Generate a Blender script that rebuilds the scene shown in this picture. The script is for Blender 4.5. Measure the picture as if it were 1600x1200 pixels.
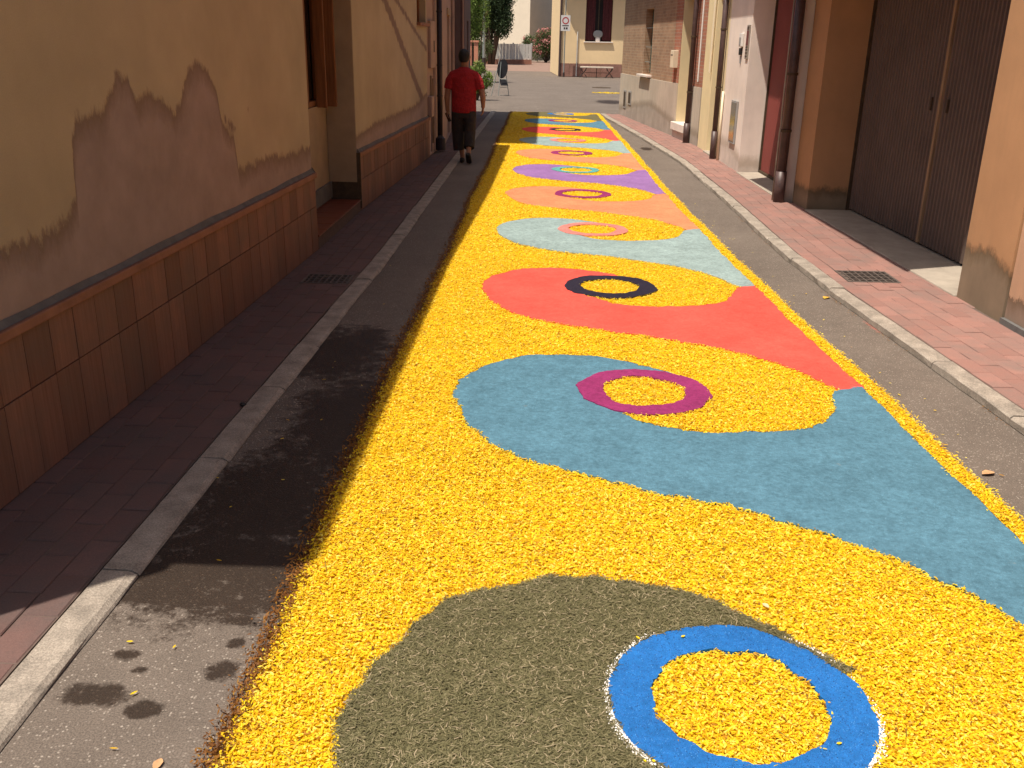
import bpy, bmesh, math, random
import numpy as np
from mathutils import Matrix, Vector, noise as mnoise
from mathutils.geometry import delaunay_2d_cdt
random.seed(7); rng = np.random.default_rng(11)
scene = bpy.context.scene
for o_ in list(bpy.data.objects): bpy.data.objects.remove(o_)
col = scene.collection
R = math.radians

# ------------------------------------------------------------------ camera
cam = bpy.data.cameras.new('camera'); camo = bpy.data.objects.new('camera', cam); col.objects.link(camo)
cam.lens = 33.075; cam.sensor_width = 36; cam.clip_start = .05; cam.clip_end = 2000
_r = Vector((0.99932941, 0.03186372, 0.01803969)); _u = Vector((-0.02784437, 0.34136183, 0.93951945)); _f = Vector((-0.02377852, 0.93939172, -0.34202014))
camo.matrix_world = Matrix(((_r.x, _u.x, -_f.x, 0), (_r.y, _u.y, -_f.y, 0), (_r.z, _u.z, -_f.z, 1.85), (0, 0, 0, 1)))
scene.camera = camo
# ------------------------------------------------------------------ sky, sun, exposure
EL, AZ = R(69), R(50)
w = bpy.data.worlds.new('World'); scene.world = w; w.use_nodes = True
nt = w.node_tree; bg = nt.nodes['Background']
sky = nt.nodes.new('ShaderNodeTexSky'); sky.sky_type = 'NISHITA'; sky.sun_disc = False
sky.sun_elevation = EL; sky.sun_rotation = R(230); sky.air_density = 1.0; sky.dust_density = 4.0; sky.ozone_density = .6
nt.links.new(sky.outputs[0], bg.inputs[0]); bg.inputs[1].default_value = .075
sun = bpy.data.lights.new('sun', 'SUN'); suno = bpy.data.objects.new('sun', sun); col.objects.link(suno)
sun.energy = 4.6; sun.angle = R(.6); sun.color = (1, .92, .80)
sd = Vector((math.sin(AZ)*math.cos(EL), math.cos(AZ)*math.cos(EL), -math.sin(EL)))
suno.rotation_euler = sd.to_track_quat('-Z', 'Y').to_euler(); suno.location = (-20, -15, 60)
scene.view_settings.view_transform = 'Standard'; scene.view_settings.look = 'None'
scene.view_settings.exposure = 0.45; scene.view_settings.gamma = 1
scene.render.engine = 'CYCLES'; scene.render.resolution_x = 1024; scene.render.resolution_y = 768

# ------------------------------------------------------------------ helpers
WM = {}                                              # world matrix of every object we make
def frame(A, B):                                     # local x along A->B, y into the building
    return Matrix.Translation((A[0], A[1], 0)) @ Matrix.Rotation(math.atan2(B[1]-A[1], B[0]-A[0]), 4, 'Z')
def link(o, parent=None, M=None):
    col.objects.link(o); M = M or Matrix.Identity(4)
    o.matrix_basis = M; WM[o.name] = M
    if parent:
        o.parent = parent; o.matrix_parent_inverse = WM[parent.name].inverted()
    return o
def tag(o, label=None, cat=None, group=None, kind=None):
    if label: o['label'] = label
    if cat: o['category'] = cat
    if group: o['group'] = group
    if kind: o['kind'] = kind
    return o
def empty(name, loc=(0, 0, 0), M=None, **k):
    o = bpy.data.objects.new(name, None); o.empty_display_size = .2
    link(o, None, M or Matrix.Translation(loc)); return tag(o, **k)
class MB:
    def __init__(s): s.v = []; s.f = []
    def add(s, vs, fs):
        n = len(s.v); s.v += [tuple(v) for v in vs]; s.f += [tuple(i+n for i in f) for f in fs]; return s
    def box(s, x0, x1, y0, y1, z0, z1):
        return s.add([(x0,y0,z0),(x1,y0,z0),(x1,y1,z0),(x0,y1,z0),(x0,y0,z1),(x1,y0,z1),(x1,y1,z1),(x0,y1,z1)],
                     [(0,3,2,1),(4,5,6,7),(0,1,5,4),(1,2,6,5),(2,3,7,6),(3,0,4,7)])
    def quad(s, *p): return s.add(p, [tuple(range(len(p)))])
    def prism(s, poly, z0, z1):
        n = len(poly)
        return s.add([(x, y, z0) for x, y in poly]+[(x, y, z1) for x, y in poly],
                     [tuple(range(n-1, -1, -1)), tuple(range(n, 2*n))]+[(i, (i+1) % n, n+(i+1) % n, n+i) for i in range(n)])
    def tube(s, pts, r, n=10, cap=True):
        pts = [Vector(p) for p in pts]; rs = r if isinstance(r, (list, tuple)) else [r]*len(pts); rings = []
        for i, p in enumerate(pts):
            d = (pts[min(i+1, len(pts)-1)]-pts[max(i-1, 0)]).normalized()
            a = d.orthogonal().normalized() if abs(d.z) < .99 else Vector((1, 0, 0)); b = d.cross(a); a = b.cross(d)
            if i and rings:
                pass
            rings.append([p+(a*math.cos(t)+b*math.sin(t))*rs[i] for t in [2*math.pi*k/n for k in range(n)]])
        vs = [v for rg in rings for v in rg]; fs = []
        for i in range(len(pts)-1):
            for k in range(n): fs.append((i*n+k, i*n+(k+1) % n, (i+1)*n+(k+1) % n, (i+1)*n+k))
        if cap: fs += [tuple(range(n-1, -1, -1)), tuple(range((len(pts)-1)*n, len(pts)*n))]
        return s.add(vs, fs)
    def ell(s, rings, n=16, cap=True):               # rings: (center, ax vector, bx vector)
        vs = []; fs = []
        for c, a, b in rings:
            c, a, b = Vector(c), Vector(a), Vector(b)
            vs += [c+a*math.cos(2*math.pi*k/n)+b*math.sin(2*math.pi*k/n) for k in range(n)]
        for i in range(len(rings)-1):
            for k in range(n): fs.append((i*n+k, i*n+(k+1) % n, (i+1)*n+(k+1) % n, (i+1)*n+k))
        if cap: fs += [tuple(range(n-1, -1, -1)), tuple(range((len(rings)-1)*n, len(rings)*n))]
        return s.add(vs, fs)
    def mesh(s, name):
        m = bpy.data.meshes.new(name); m.from_pydata(s.v, [], s.f); m.update(); return m
    def build(s, name, mat, parent=None, M=None, smooth=False, bevel=0, fixn=False, **k):
        m = s.mesh(name); m.materials.append(mat)
        if fixn:
            b = bmesh.new(); b.from_mesh(m); bmesh.ops.recalc_face_normals(b, faces=b.faces); b.to_mesh(m); b.free()
        if smooth:
            for p in m.polygons: p.use_smooth = True
        o = bpy.data.objects.new(name, m); link(o, parent, M)
        if bevel:
            bv = o.modifiers.new('bevel', 'BEVEL'); bv.width = bevel; bv.segments = 2; bv.limit_method = 'ANGLE'; bv.angle_limit = R(40)
        return tag(o, **k)
def npmesh(name, V, F4=None, F3=None):
    m = bpy.data.meshes.new(name); V = np.asarray(V, np.float32)
    m.vertices.add(len(V)); m.vertices.foreach_set('co', V.ravel())
    loops = []; starts = []; n = 0
    for F, c in ((F4, 4), (F3, 3)):
        if F is not None and len(F):
            loops.append(np.asarray(F, np.int32).ravel()); starts.append(n+np.arange(len(F))*c); n += len(F)*c
    L = np.concatenate(loops); S = np.concatenate(starts)
    m.loops.add(len(L)); m.loops.foreach_set('vertex_index', L)
    m.polygons.add(len(S)); m.polygons.foreach_set('loop_start', S.astype(np.int32))
    m.update(calc_edges=True); return m
def npobj(name, mesh, mat, parent=None, M=None, **k):
    mesh.materials.append(mat); return tag(link(bpy.data.objects.new(name, mesh), parent, M), **k)
def wall(x0, x1, z0, z1, t, holes=()):               # wall slab with openings; front at y=0 facing -y
    xs = sorted({x0, x1, *[h[0] for h in holes], *[h[1] for h in holes]}); zs = sorted({z0, z1, *[h[2] for h in holes], *[h[3] for h in holes]})
    xs = [x for x in xs if x0-1e-6 <= x <= x1+1e-6]; zs = [z for z in zs if z0-1e-6 <= z <= z1+1e-6]
    inh = lambda x, z: any(h[0] < x < h[1] and h[2] < z < h[3] for h in holes)
    m = MB(); n, k = len(xs)-1, len(zs)-1
    S = [[not inh((xs[i]+xs[i+1])/2, (zs[j]+zs[j+1])/2) for j in range(k)] for i in range(n)]
    g = lambda i, j: 0 <= i < n and 0 <= j < k and S[i][j]
    for i in range(n):
        for j in range(k):
            if not S[i][j]: continue
            a, b, c, d = xs[i], xs[i+1], zs[j], zs[j+1]
            m.quad((a,0,c),(b,0,c),(b,0,d),(a,0,d)); m.quad((b,t,c),(a,t,c),(a,t,d),(b,t,d))
            if not g(i-1, j): m.quad((a,t,c),(a,0,c),(a,0,d),(a,t,d))
            if not g(i+1, j): m.quad((b,0,c),(b,t,c),(b,t,d),(b,0,d))
            if not g(i, j-1): m.quad((a,t,c),(b,t,c),(b,0,c),(a,0,c))
            if not g(i, j+1): m.quad((a,0,d),(b,0,d),(b,t,d),(a,t,d))
    return m

# ------------------------------------------------------------------ materials
def srgb(r, g, b, k=1.0):
    f = lambda c: (c/12.92 if c <= .04045 else ((c+.055)/1.055)**2.4)
    return (f(r/255)*k, f(g/255)*k, f(b/255)*k)
class NM:
    def __init__(s, name):
        s.m = bpy.data.materials.new(name); s.m.use_nodes = True; s.t = s.m.node_tree; s.b = s.t.nodes['Principled BSDF']
        s.tc = s.t.nodes.new('ShaderNodeTexCoord'); s.P = s.tc.outputs['Object']; s.hs = []
    def n(s, typ, ins=None, **at):
        x = s.t.nodes.new(typ)
        for k, v in at.items(): setattr(x, k, v)
        for k, v in (ins or {}).items(): s.set(x.inputs[k], v)
        return x
    def set(s, sock, v):
        if isinstance(v, bpy.types.NodeSocket): s.t.links.new(v, sock)
        else:
            if sock.type == 'RGBA' and len(v) == 3: v = (*v, 1)
            sock.default_value = v
    def noise(s, scale, detail=4, rough=.6, vec=None, dist=0):
        return s.n('ShaderNodeTexNoise', {'Vector': vec or s.P, 'Scale': scale, 'Detail': detail, 'Roughness': rough, 'Distortion': dist}).outputs['Fac']
    def mp(s, scale=(1, 1, 1), loc=(0, 0, 0)):
        return s.n('ShaderNodeMapping', {'Vector': s.P, 'Scale': scale, 'Location': loc}).outputs[0]
    def rng(s, v, a, b, c=0, d=1):
        return s.n('ShaderNodeMapRange', {'Value': v, 'From Min': a, 'From Max': b, 'To Min': c, 'To Max': d}).outputs[0]
    def math(s, op, a, b=0, c=None):
        x = s.n('ShaderNodeMath', operation=op); s.set(x.inputs[0], a); s.set(x.inputs[1], b)
        if c is not None: s.set(x.inputs[2], c)
        return x.outputs[0]
    def mix(s, f, a, b, mode='MIX'):
        x = s.n('ShaderNodeMix', data_type='RGBA', blend_type=mode)
        s.set(x.inputs['Factor'], f); s.set(x.inputs[6], a); s.set(x.inputs[7], b); return x.outputs[2]
    def xyz(s, v=None):
        return s.n('ShaderNodeSeparateXYZ', {0: v or s.P}).outputs
    def ramp(s, f, stops, interp='LINEAR'):
        x = s.n('ShaderNodeValToRGB', {0: f}); x.color_ramp.interpolation = interp; e = x.color_ramp.elements
        while len(e) < len(stops): e.new(.5)
        for i, (p, c) in enumerate(stops):
            e[i].position = p; e[i].color = (c, c, c, 1) if not hasattr(c, '__len__') else (*c[:3], 1)
        return x.outputs[0]
    def bump(s, h, strength=.3, dist=.01):
        b = s.n('ShaderNodeBump', {'Height': h, 'Strength': strength, 'Distance': dist})
        if s.hs: s.t.links.new(s.hs[-1], b.inputs['Normal'])
        s.hs.append(b.outputs[0])
    def fin(s, color, rough=.8, metal=0, spec=.3):
        s.set(s.b.inputs['Base Color'], color); s.set(s.b.inputs['Roughness'], rough); s.b.inputs['Metallic'].default_value = metal
        s.b.inputs['Specular IOR Level'].default_value = spec
        if s.hs: s.t.links.new(s.hs[-1], s.b.inputs['Normal'])
        return s.m
def mul(c, k): return tuple(x*k for x in c)
def simple(name, c, var=.25, scale=6, rough=.8, bump=.2, bscale=80, bdist=.004, metal=0, spec=.3, fine=0):
    m = NM(name); n1 = m.noise(scale, 6, .65); cc = m.mix(m.rng(n1, .3, .7), mul(c, 1-var), mul(c, 1+var))
    if fine: cc = m.mix(m.rng(m.noise(bscale*1.3, 2), .35, .65), m.mix(1, cc, (1-fine,)*3, 'MULTIPLY'), cc)
    if bump: m.bump(m.noise(bscale, 4, .7), bump, bdist)
    return m.fin(cc, rough, metal, spec)
PLC, RENDC = (.43, .35, .235), (.30, .225, .20)
def plaster(name, base, stain, tops, L, streak=None, pin=.05, soft=.03, dirt=.09):
    """painted plaster with the paint gone below a ragged line; tops = [(s, height)] along the wall of length L"""
    m = NM(name); x, y, z = m.xyz()
    topr = m.ramp(m.math('DIVIDE', x, L), [(max(0, min(1, s_/L)), h/3) for s_, h in tops])
    top = m.math('MULTIPLY', topr, 3)
    ns = m.noise(6.5, 8, .7, m.mp((1.4, 1, .75))); ns2 = m.noise(38, 4, .7, m.mp((1, 1, .35)))
    d = m.math('SUBTRACT', top, z); d = m.math('ADD', d, m.math('MULTIPLY', m.math('SUBTRACT', ns, .5), .22)); d = m.math('ADD', d, m.math('MULTIPLY', m.math('SUBTRACT', ns2, .5), .09))
    gone = m.rng(d, -soft*.3, soft*.3); halo = m.rng(d, -.015, .10)
    b1 = m.mix(m.rng(m.noise(1.3, 5), .3, .7), mul(base, .86), mul(base, 1.1))
    b1 = m.mix(m.rng(m.noise(150, 2), .3, .7), m.mix(1, b1, (.9, .9, .9), 'MULTIPLY'), b1)
    rim = (stain[0]*.68, stain[1]*.64, stain[2]*.56)
    st = m.mix(m.rng(m.noise(3.2, 6), .3, .7), mul(stain, .84), mul(stain, 1.16))
    st = m.mix(m.rng(d, .02, .13), rim, st)
    c = m.mix(gone, b1, st)
    # damp drips and grime of their own shape near the base
    dr = m.rng(m.noise(5, 6, .7, m.mp((2.2, 1, .25))), .5, .72)
    c = m.mix(m.math('MULTIPLY', dr, dirt), c, mul(stain, .55))
    if streak:
        for (s0, z0, s1, z1, wd) in streak:
            ax_, az_ = s1-s0, z1-z0; L2 = ax_*ax_+az_*az_
            px = m.math('SUBTRACT', x, s0); pz = m.math('SUBTRACT', z, z0)
            tt = m.math('DIVIDE', m.math('ADD', m.math('MULTIPLY', px, ax_), m.math('MULTIPLY', pz, az_)), L2)
            tcl = m.n('ShaderNodeClamp', {0: tt}).outputs[0]
            ex = m.math('SUBTRACT', px, m.math('MULTIPLY', tcl, ax_)); ez = m.math('SUBTRACT', pz, m.math('MULTIPLY', tcl, az_))
            dd = m.math('SQRT', m.math('ADD', m.math('MULTIPLY', ex, ex), m.math('MULTIPLY', ez, ez)))
            dd = m.math('ADD', dd, m.math('MULTIPLY', m.math('SUBTRACT', ns, .5), .22)); dd = m.math('ADD', dd, m.math('MULTIPLY', m.math('SUBTRACT', ns2, .5), .08))
            c = m.mix(m.rng(dd, wd+.015, wd-.015), c, st)
    m.bump(m.noise(120, 4, .7), .25, .004); m.bump(m.math('MULTIPLY', gone, -1), .5, .006)
    return m.fin(c, .88)
def wood(name, c, rough=.6, along=2):
    m = NM(name); sc = [14, 14, 14]; sc[along] = .8
    n1 = m.noise(3, 6, .65, m.mp(tuple(sc))); cc = m.mix(m.rng(n1, .3, .7), mul(c, .6), mul(c, 1.25)); m.bump(n1, .25, .003)
    return m.fin(cc, rough)
def sawdust(name, c, grain=.35, bare=None, scale=420, gain=1.15):
    m = NM(name); c = mul(c, gain)
    big = m.noise(2.2, 6, .65); fine = m.noise(scale, 3, .75); mid = m.noise(38, 5, .7)
    cc = m.mix(m.rng(big, .3, .7), mul(c, .84), mul(c, 1.14)); cl = m.noise(14, 7, .75)
    cc = m.mix(m.rng(cl, .32, .68), m.mix(1, cc, (1-grain*.5,)*3, 'MULTIPLY'), m.mix(1, cc, (1+grain*.25,)*3, 'MULTIPLY'))
    cc = m.mix(m.rng(mid, .35, .65), m.mix(1, cc, (1-grain*.7,)*3, 'MULTIPLY'), cc)
    cc = m.mix(m.rng(fine, .3, .7), m.mix(1, cc, (1-grain,)*3, 'MULTIPLY'), m.mix(1, cc, (1+grain*.45,)*3, 'MULTIPLY'))
    cc = m.mix(m.math('MULTIPLY', m.rng(m.noise(60, 4, .7), .58, .68), grain*1.1), cc, mul(c, .38)); cc = m.mix(m.math('MULTIPLY', m.rng(m.noise(80, 3, .7, m.mp((1, 1, 1), (3, 1, 0))), .62, .70), grain*.9), cc, [min(1, x*1.25+.06) for x in c])
    if bare: cc = m.mix(m.math('MULTIPLY', m.rng(m.noise(9, 7, .75), .66, .74), .6), cc, bare)
    m.bump(cl, .35, .014); m.bump(mid, .5, .010); m.bump(fine, .5, .004)
    return m.fin(cc, .95, spec=.1)

M_asphalt = None
def asphalt():
    m = NM('asphalt'); x, y, z = m.xyz()
    fine = m.noise(170, 3, .8); vor = m.n('ShaderNodeTexVoronoi', {'Vector': m.P, 'Scale': 110.0, 'Randomness': 1.0}); big = m.noise(.9, 6, .6); mid = m.noise(7, 6, .7)
    base = (.172, .138, .113)
    c = m.mix(m.rng(big, .3, .7), mul(base, .82), mul(base, 1.14)); c = m.mix(m.rng(mid, .3, .7), m.mix(1, c, (.82,)*3, 'MULTIPLY'), c)
    c = m.mix(m.rng(fine, .35, .65), m.mix(1, c, (.55,)*3, 'MULTIPLY'), m.mix(1, c, (1.25,)*3, 'MULTIPLY'))
    hue = m.n('ShaderNodeSeparateColor', {0: vor.outputs['Color']}).outputs
    c = m.mix(m.math('MULTIPLY', m.math('GREATER_THAN', hue[0], .78), m.rng(vor.outputs['Distance'], .5, .25)), c, m.mix(hue[1], (.20, .165, .135), (.36, .31, .26)))
    # damp patches and one painted shadow, with a shape of their own
    warp = m.math('ADD', m.math('MULTIPLY', m.noise(6, 6, .7), .45), m.math('ADD', m.math('MULTIPLY', m.noise(19, 5, .7), .37), m.math('MULTIPLY', m.noise(75, 4, .8), .18))); wet_shade = None
    for (cx, cy, rx, ry) in [(-1.14, 3.0, .50, .36), (-1.05, 2.98, .44, .30), (-1.28, 2.86, .26, .18), (-1.12, 3.55, .36, .55), (-.98, 4.5, .30, .7), (-1.2, 5.6, .3, .6), (-1.28, 2.28, .10, .055), (-1.11, 2.22, .055, .04), (-.95, 2.41, .06, .05), (-1.27, 2.47, .045, .03), (-.97, 2.68, .05, .035), (-1.2, 2.40, .03, .02), (-.94, 2.55, .035, .03),
                             (1.99, 18.2, .12, .3), (2.3, 33, .5, 1.2)]:  # last entry: a shadow on the square, painted as a dark blotch
        ex = m.math('DIVIDE', m.math('SUBTRACT', x, cx), rx); ey = m.math('DIVIDE', m.math('SUBTRACT', y, cy), ry)
        d = m.math('ADD', m.math('MULTIPLY', ex, ex), m.math('MULTIPLY', ey, ey))
        d = m.math('ADD', d, m.math('MULTIPLY', m.math('SUBTRACT', warp, .5), 7.0))
        k = m.rng(d, 1.25, .55); wet_shade = k if wet_shade is None else m.math('MAXIMUM', wet_shade, k)
    c = m.mix(m.math('MULTIPLY', wet_shade, .93), c, m.mix(1, c, (.17, .125, .095), 'MULTIPLY'))
    # red dust spilt by the kerb
    ex = m.math('DIVIDE', m.math('SUBTRACT', x, 2.42), .07); ey = m.math('DIVIDE', m.math('SUBTRACT', y, 6.5), .22)
    d = m.math('ADD', m.math('ADD', m.math('MULTIPLY', ex, ex), m.math('MULTIPLY', ey, ey)), m.math('MULTIPLY', m.math('SUBTRACT', m.noise(22, 5, .7), .5), 4))
    c = m.mix(m.math('MULTIPLY', m.rng(d, 1, .3), .6), c, (.42, .12, .09))
    m.bump(fine, .6, .006); m.bump(vor.outputs['Distance'], .25, .004)
    return m.fin(c, m.rng(wet_shade, 0, 1, .85, .55), spec=.25)
M = {}
M['asphalt'] = asphalt()
M['plasterA'] = plaster('peeling_plaster', PLC, RENDC, [(0, 1.02), (1.45, 1.04), (1.75, 1.01), (2.0, 1.05), (2.10, 1.12), (2.13, 1.40), (2.2, 1.48), (2.45, 1.50), (2.66, 1.66), (2.77, 1.64), (2.85, 1.50), (3.0, 1.55), (3.26, 1.48), (3.33, 1.42), (3.45, 1.50), (3.60, 1.66), (3.79, 1.70), (3.93, 1.64), (4.05, 1.50), (4.09, 1.30), (4.3, 1.22), (4.34, .98), (4.6, .99), (5.0, .99), (5.5, .96), (6.24, .94)], 6.24, soft=.07, dirt=.02, streak=[(4.62, 1.33, 4.68, 1.42, -.02), (4.16, 1.33, 4.32, 1.25, .02)])
M['plasterB'] = plaster('streaked_plaster', PLC, RENDC, [(0, .84), (1.2, .91), (2.5, .91), (4.1, .92), (4.9, 1.02), (5.28, 1.05)], 5.28, soft=.07, dirt=.02, streak=[(1.55, 2.45, 4.75, .98, .075), (2.0, 2.5, 5.3, 1.7, .035)])
M['recess_plaster'] = simple('recess_plaster', (.33, .24, .155), .15, 3, .9, .25, 120)
M['pinkwall'] = simple('pink_grey_plaster', (.36, .25, .205), .18, 2, .9, .25, 100)
M['darkwall'] = simple('dark_mauve_plaster', (.15, .105, .10), .18, 2, .9, .2, 100)
M['orange'] = plaster('orange_plaster', (.47, .265, .135), (.22, .165, .11), [(0, .30), (1, .30), (3.9, .42), (4.2, .46), (4.5, .50), (4.62, .45), (5.2, .3), (9, .3)], 9, soft=.12, dirt=.10)
M['salmon'] = plaster('salmon_plaster', (.56, .345, .22), (.28, .2, .15), [(0, .2), (5, .25)], 5, dirt=.1)
M['white'] = plaster('white_plaster', (.78, .68, .60), (.54, .46, .40), [(0, .40), (1, .42), (1.8, .30), (2.1, .15), (5, .15)], 5, soft=.3, dirt=.12)
M['cream'] = simple('cream_plaster', (.72, .60, .36), .08, 2, .85, .15, 120)
M['concrete'] = plaster('stained_concrete', (.50, .43, .35), (.35, .30, .25), [(0, .25), (2, .45), (4, .60), (6.4, .35), (8.4, .3)], 8.4, soft=.25, dirt=.35)
M['thresh'] = simple('threshold_concrete', (.34, .29, .235), .18, 5, .85, .3, 90)
M['kerb'] = simple('kerb_stone', (.36, .305, .25), .32, 9, .88, .7, 110, .007, fine=.38)
M['mortar'] = simple('paver_joint', (.12, .085, .07), .2, 20, .95, .4, 150)
M['tile'] = None
def tiles(name, base, sc=1, hue=.25):
    m = NM(name); rnd = m.n('ShaderNodeObjectInfo').outputs['Random']
    c = m.mix(rnd, mul(base, 1-hue), mul(base, 1+hue))
    n1 = m.noise(22*sc, 5, .7, m.mp((3.5, 1, .12), (0, 0, 0))); c = m.mix(m.rng(n1, .35, .7), c, m.mix(1, c, (.72, .68, .65), 'MULTIPLY')); n2 = m.noise(3, 5, .7, m.n('ShaderNodeNewGeometry').outputs['Position']); c = m.mix(m.rng(n2, .4, .7, 0, .6), c, (.13, .095, .075)); m.bump(n1, .3, .004)
    m.bump(m.noise(150, 4, .7), .25, .004); return m.fin(c, .75)
M['tile'] = tiles('terracotta_tile', (.235, .118, .082), hue=.2)
def pavermat(name, base):
    m = NM(name); rnd = m.n('ShaderNodeObjectInfo').outputs['Random']; g = m.n('ShaderNodeNewGeometry'); ri = g.outputs['Random Per Island']
    wv = g.outputs['Position']
    c = m.mix(m.math('FRACT', m.math('ADD', rnd, ri)), mul(base, .88), mul(base, 1.1))
    n1 = m.noise(3.5, 6, .7, wv); c = m.mix(m.rng(n1, .4, .7), c, (base[0]*.75, base[1]*.95, base[2]*1.0))
    c = m.mix(m.rng(m.noise(160, 3, .7, wv), .35, .65), m.mix(1, c, (.8,)*3, 'MULTIPLY'), c)
    m.bump(m.noise(140, 4, .7, wv), .35, .004); return m.fin(c, .85)
M['paver'] = pavermat('red_paver', (.31, .162, .132))
M['paver_left'] = pavermat('shaded_red_paver', (.155, .088, .076))  # darker copy of the red paver, deep shade put into its colour
M['cap'] = simple('terracotta_cap', (.25, .12, .075), .2, 6, .8, .3, 100)
M['band'] = simple('grey_cement_band', (.12, .115, .11), .25, 7, .9, .4, 90)
M['wood'] = wood('varnished_wood', (.20, .075, .025))
M['dark'] = simple('dark_interior', (.012, .010, .010), .1, 2, .6, 0)
M['glassdark'] = simple('dark_glass', (.02, .018, .02), .1, 2, .08, 0, spec=.5)
M['step'] = simple('red_floor_tile', (.17, .045, .025), .2, 8, .35, .1, 60)
M['pipe'] = simple('brown_downpipe', (.075, .045, .042), .3, 9, .45, .1, 60, spec=.4)
M['pipe_dark'] = simple('dark_downpipe', (.03, .024, .03), .3, 9, .5, .1, 60)
M['castiron'] = simple('rusty_cast_iron', (.065, .042, .024), .35, 14, .7, .4, 120)
M['grate'] = simple('worn_grate_iron', (.105, .082, .07), .3, 20, .6, .3, 120)
M['garage'] = simple('brown_corrugated_metal', (.125, .088, .074), .16, 2.5, .55, .1, 60, spec=.35)
M['astragal'] = wood('ochre_strip', (.30, .20, .12))
M['reddoor'] = simple('oxblood_metal', (.20, .045, .038), .12, 2, .5, .08, 50, spec=.35)
M['browndoor'] = wood('brown_wood_door', (.15, .085, .07))
M['metal'] = simple('brushed_metal', (.55, .53, .50), .1, 10, .3, 0, metal=.9)
M['panel'] = simple('polished_meter_door', (.42, .40, .36), .1, 6, .16, 0, metal=1)
M['whitepl'] = simple('white_plastic', (.68, .66, .62), .06, 6, .5, 0)
M['greypl'] = simple('grey_plastic', (.30, .29, .28), .1, 6, .5, 0)
M['black'] = simple('black_plastic', (.018, .017, .017), .2, 9, .45, 0)
M['plaque'] = simple('dark_red_plaque', (.16, .05, .045), .2, 20, .5, 0)
M['plaquetxt'] = simple('plaque_grey_print', (.28, .24, .20), .5, 160, .5, 0)
M['creambox'] = simple('cream_painted_metal', (.70, .60, .44), .08, 6, .5, 0)
M['marble'] = simple('white_marble_step', (.68, .60, .54), .1, 4, .6, .1, 60)
M['green'] = simple('green_shutter', (.018, .085, .075), .25, 8, .5, .1, 60)
M['roof'] = simple('roof_tile', (.34, .16, .09), .25, 6, .9, .4, 30)
M['slab'] = simple('balcony_plaster', (.50, .32, .18), .15, 3, .9, .2, 60)
def brickmat(name, a, b, mort, scale=1.0):
    m = NM(name); v = m.n('ShaderNodeCombineXYZ', {0: m.xyz()[0], 1: m.xyz()[2], 2: 0}).outputs[0]
    br = m.n('ShaderNodeTexBrick', {'Vector': v, 'Color1': a, 'Color2': b, 'Mortar': mort, 'Scale': scale, 'Mortar Size': .006, 'Brick Width': .26, 'Row Height': .065, 'Bias': -.1})
    c = m.mix(m.rng(m.noise(2.3, 7, .7), .3, .7), m.mix(1, br.outputs[0], (.72, .70, .68), 'MULTIPLY'), m.mix(1, br.outputs[0], (1.15,)*3, 'MULTIPLY'))
    c = m.mix(m.rng(m.noise(26, 4, .7, m.mp((.4, 1, 1))), .60, .72), c, mul(b, .35))
    m.bump(br.outputs['Fac'], -.5, .006); m.bump(m.noise(60, 4, .7), .3, .004); return m.fin(c, .9)
M['brick'] = brickmat('old_brick', (.37, .235, .145), (.29, .185, .12), (.38, .29, .205))
M['brickr'] = brickmat('red_brick', (.40, .16, .10), (.33, .14, .09), (.36, .25, .19))
M['path'] = brickmat('path_brick', (.34, .17, .13), (.30, .15, .115), (.26, .17, .13))
def stonemat():
    m = NM('rubble_stone'); v = m.n('ShaderNodeTexVoronoi', {'Vector': m.mp((3, 3, 7)), 'Scale': 1.0})
    c = m.mix(m.rng(v.outputs['Distance'], .25, .6), (.44, .32, .19), (.16, .115, .07)); m.bump(v.outputs['Distance'], -.8, .03); return m.fin(c, .9)
M['stone'] = stonemat()
M['yellowhouse'] = simple('pale_yellow_plaster', (.80, .60, .35), .05, 1.5, .85, .1, 80)
M['creamhouse'] = simple('pale_cream_plaster', (.76, .66, .52), .05, 1, .85, .1, 60)
M['curtain'] = simple('maroon_curtain', (.09, .022, .024), .35, 12, .9, .2, 30)
M['fence'] = simple('white_fence_board', (.62, .60, .54), .1, 5, .7, .1, 60)
M['pole'] = simple('galvanised_pole', (.30, .32, .30), .1, 8, .5, 0, metal=.4)
M['iron'] = simple('dark_iron', (.05, .035, .03), .2, 12, .6, 0)
M['benchslab'] = simple('bench_stone', (.62, .53, .43), .1, 6, .7, .1, 60)
M['board'] = simple('dark_board', (.022, .022, .026), .25, 9, .5, 0)
M['signred'] = simple('sign_red', (.40, .05, .05), .05, 5, .5, 0)
M['signwhite'] = simple('sign_white', (.62, .60, .58), .05, 5, .5, 0)
M['bark'] = simple('bark', (.10, .07, .05), .3, 12, .9, .5, 40, .02)
M['postsalmon'] = simple('salmon_post', (.55, .24, .15), .12, 5, .8, .1, 60)
M['skin'] = simple('skin', (.27, .135, .085), .08, 12, .55, 0)
M['hair'] = simple('black_hair', (.012, .010, .009), .3, 60, .6, .4, 200)
M['shirt'] = simple('red_cotton', (.27, .012, .016), .15, 10, .9, .8, 9, .05)
M['pants'] = simple('black_cotton', (.028, .022, .021), .3, 10, .9, .8, 9, .05)
M['shoe'] = simple('dark_shoe', (.022, .018, .017), .2, 20, .7, .1, 60)
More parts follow.
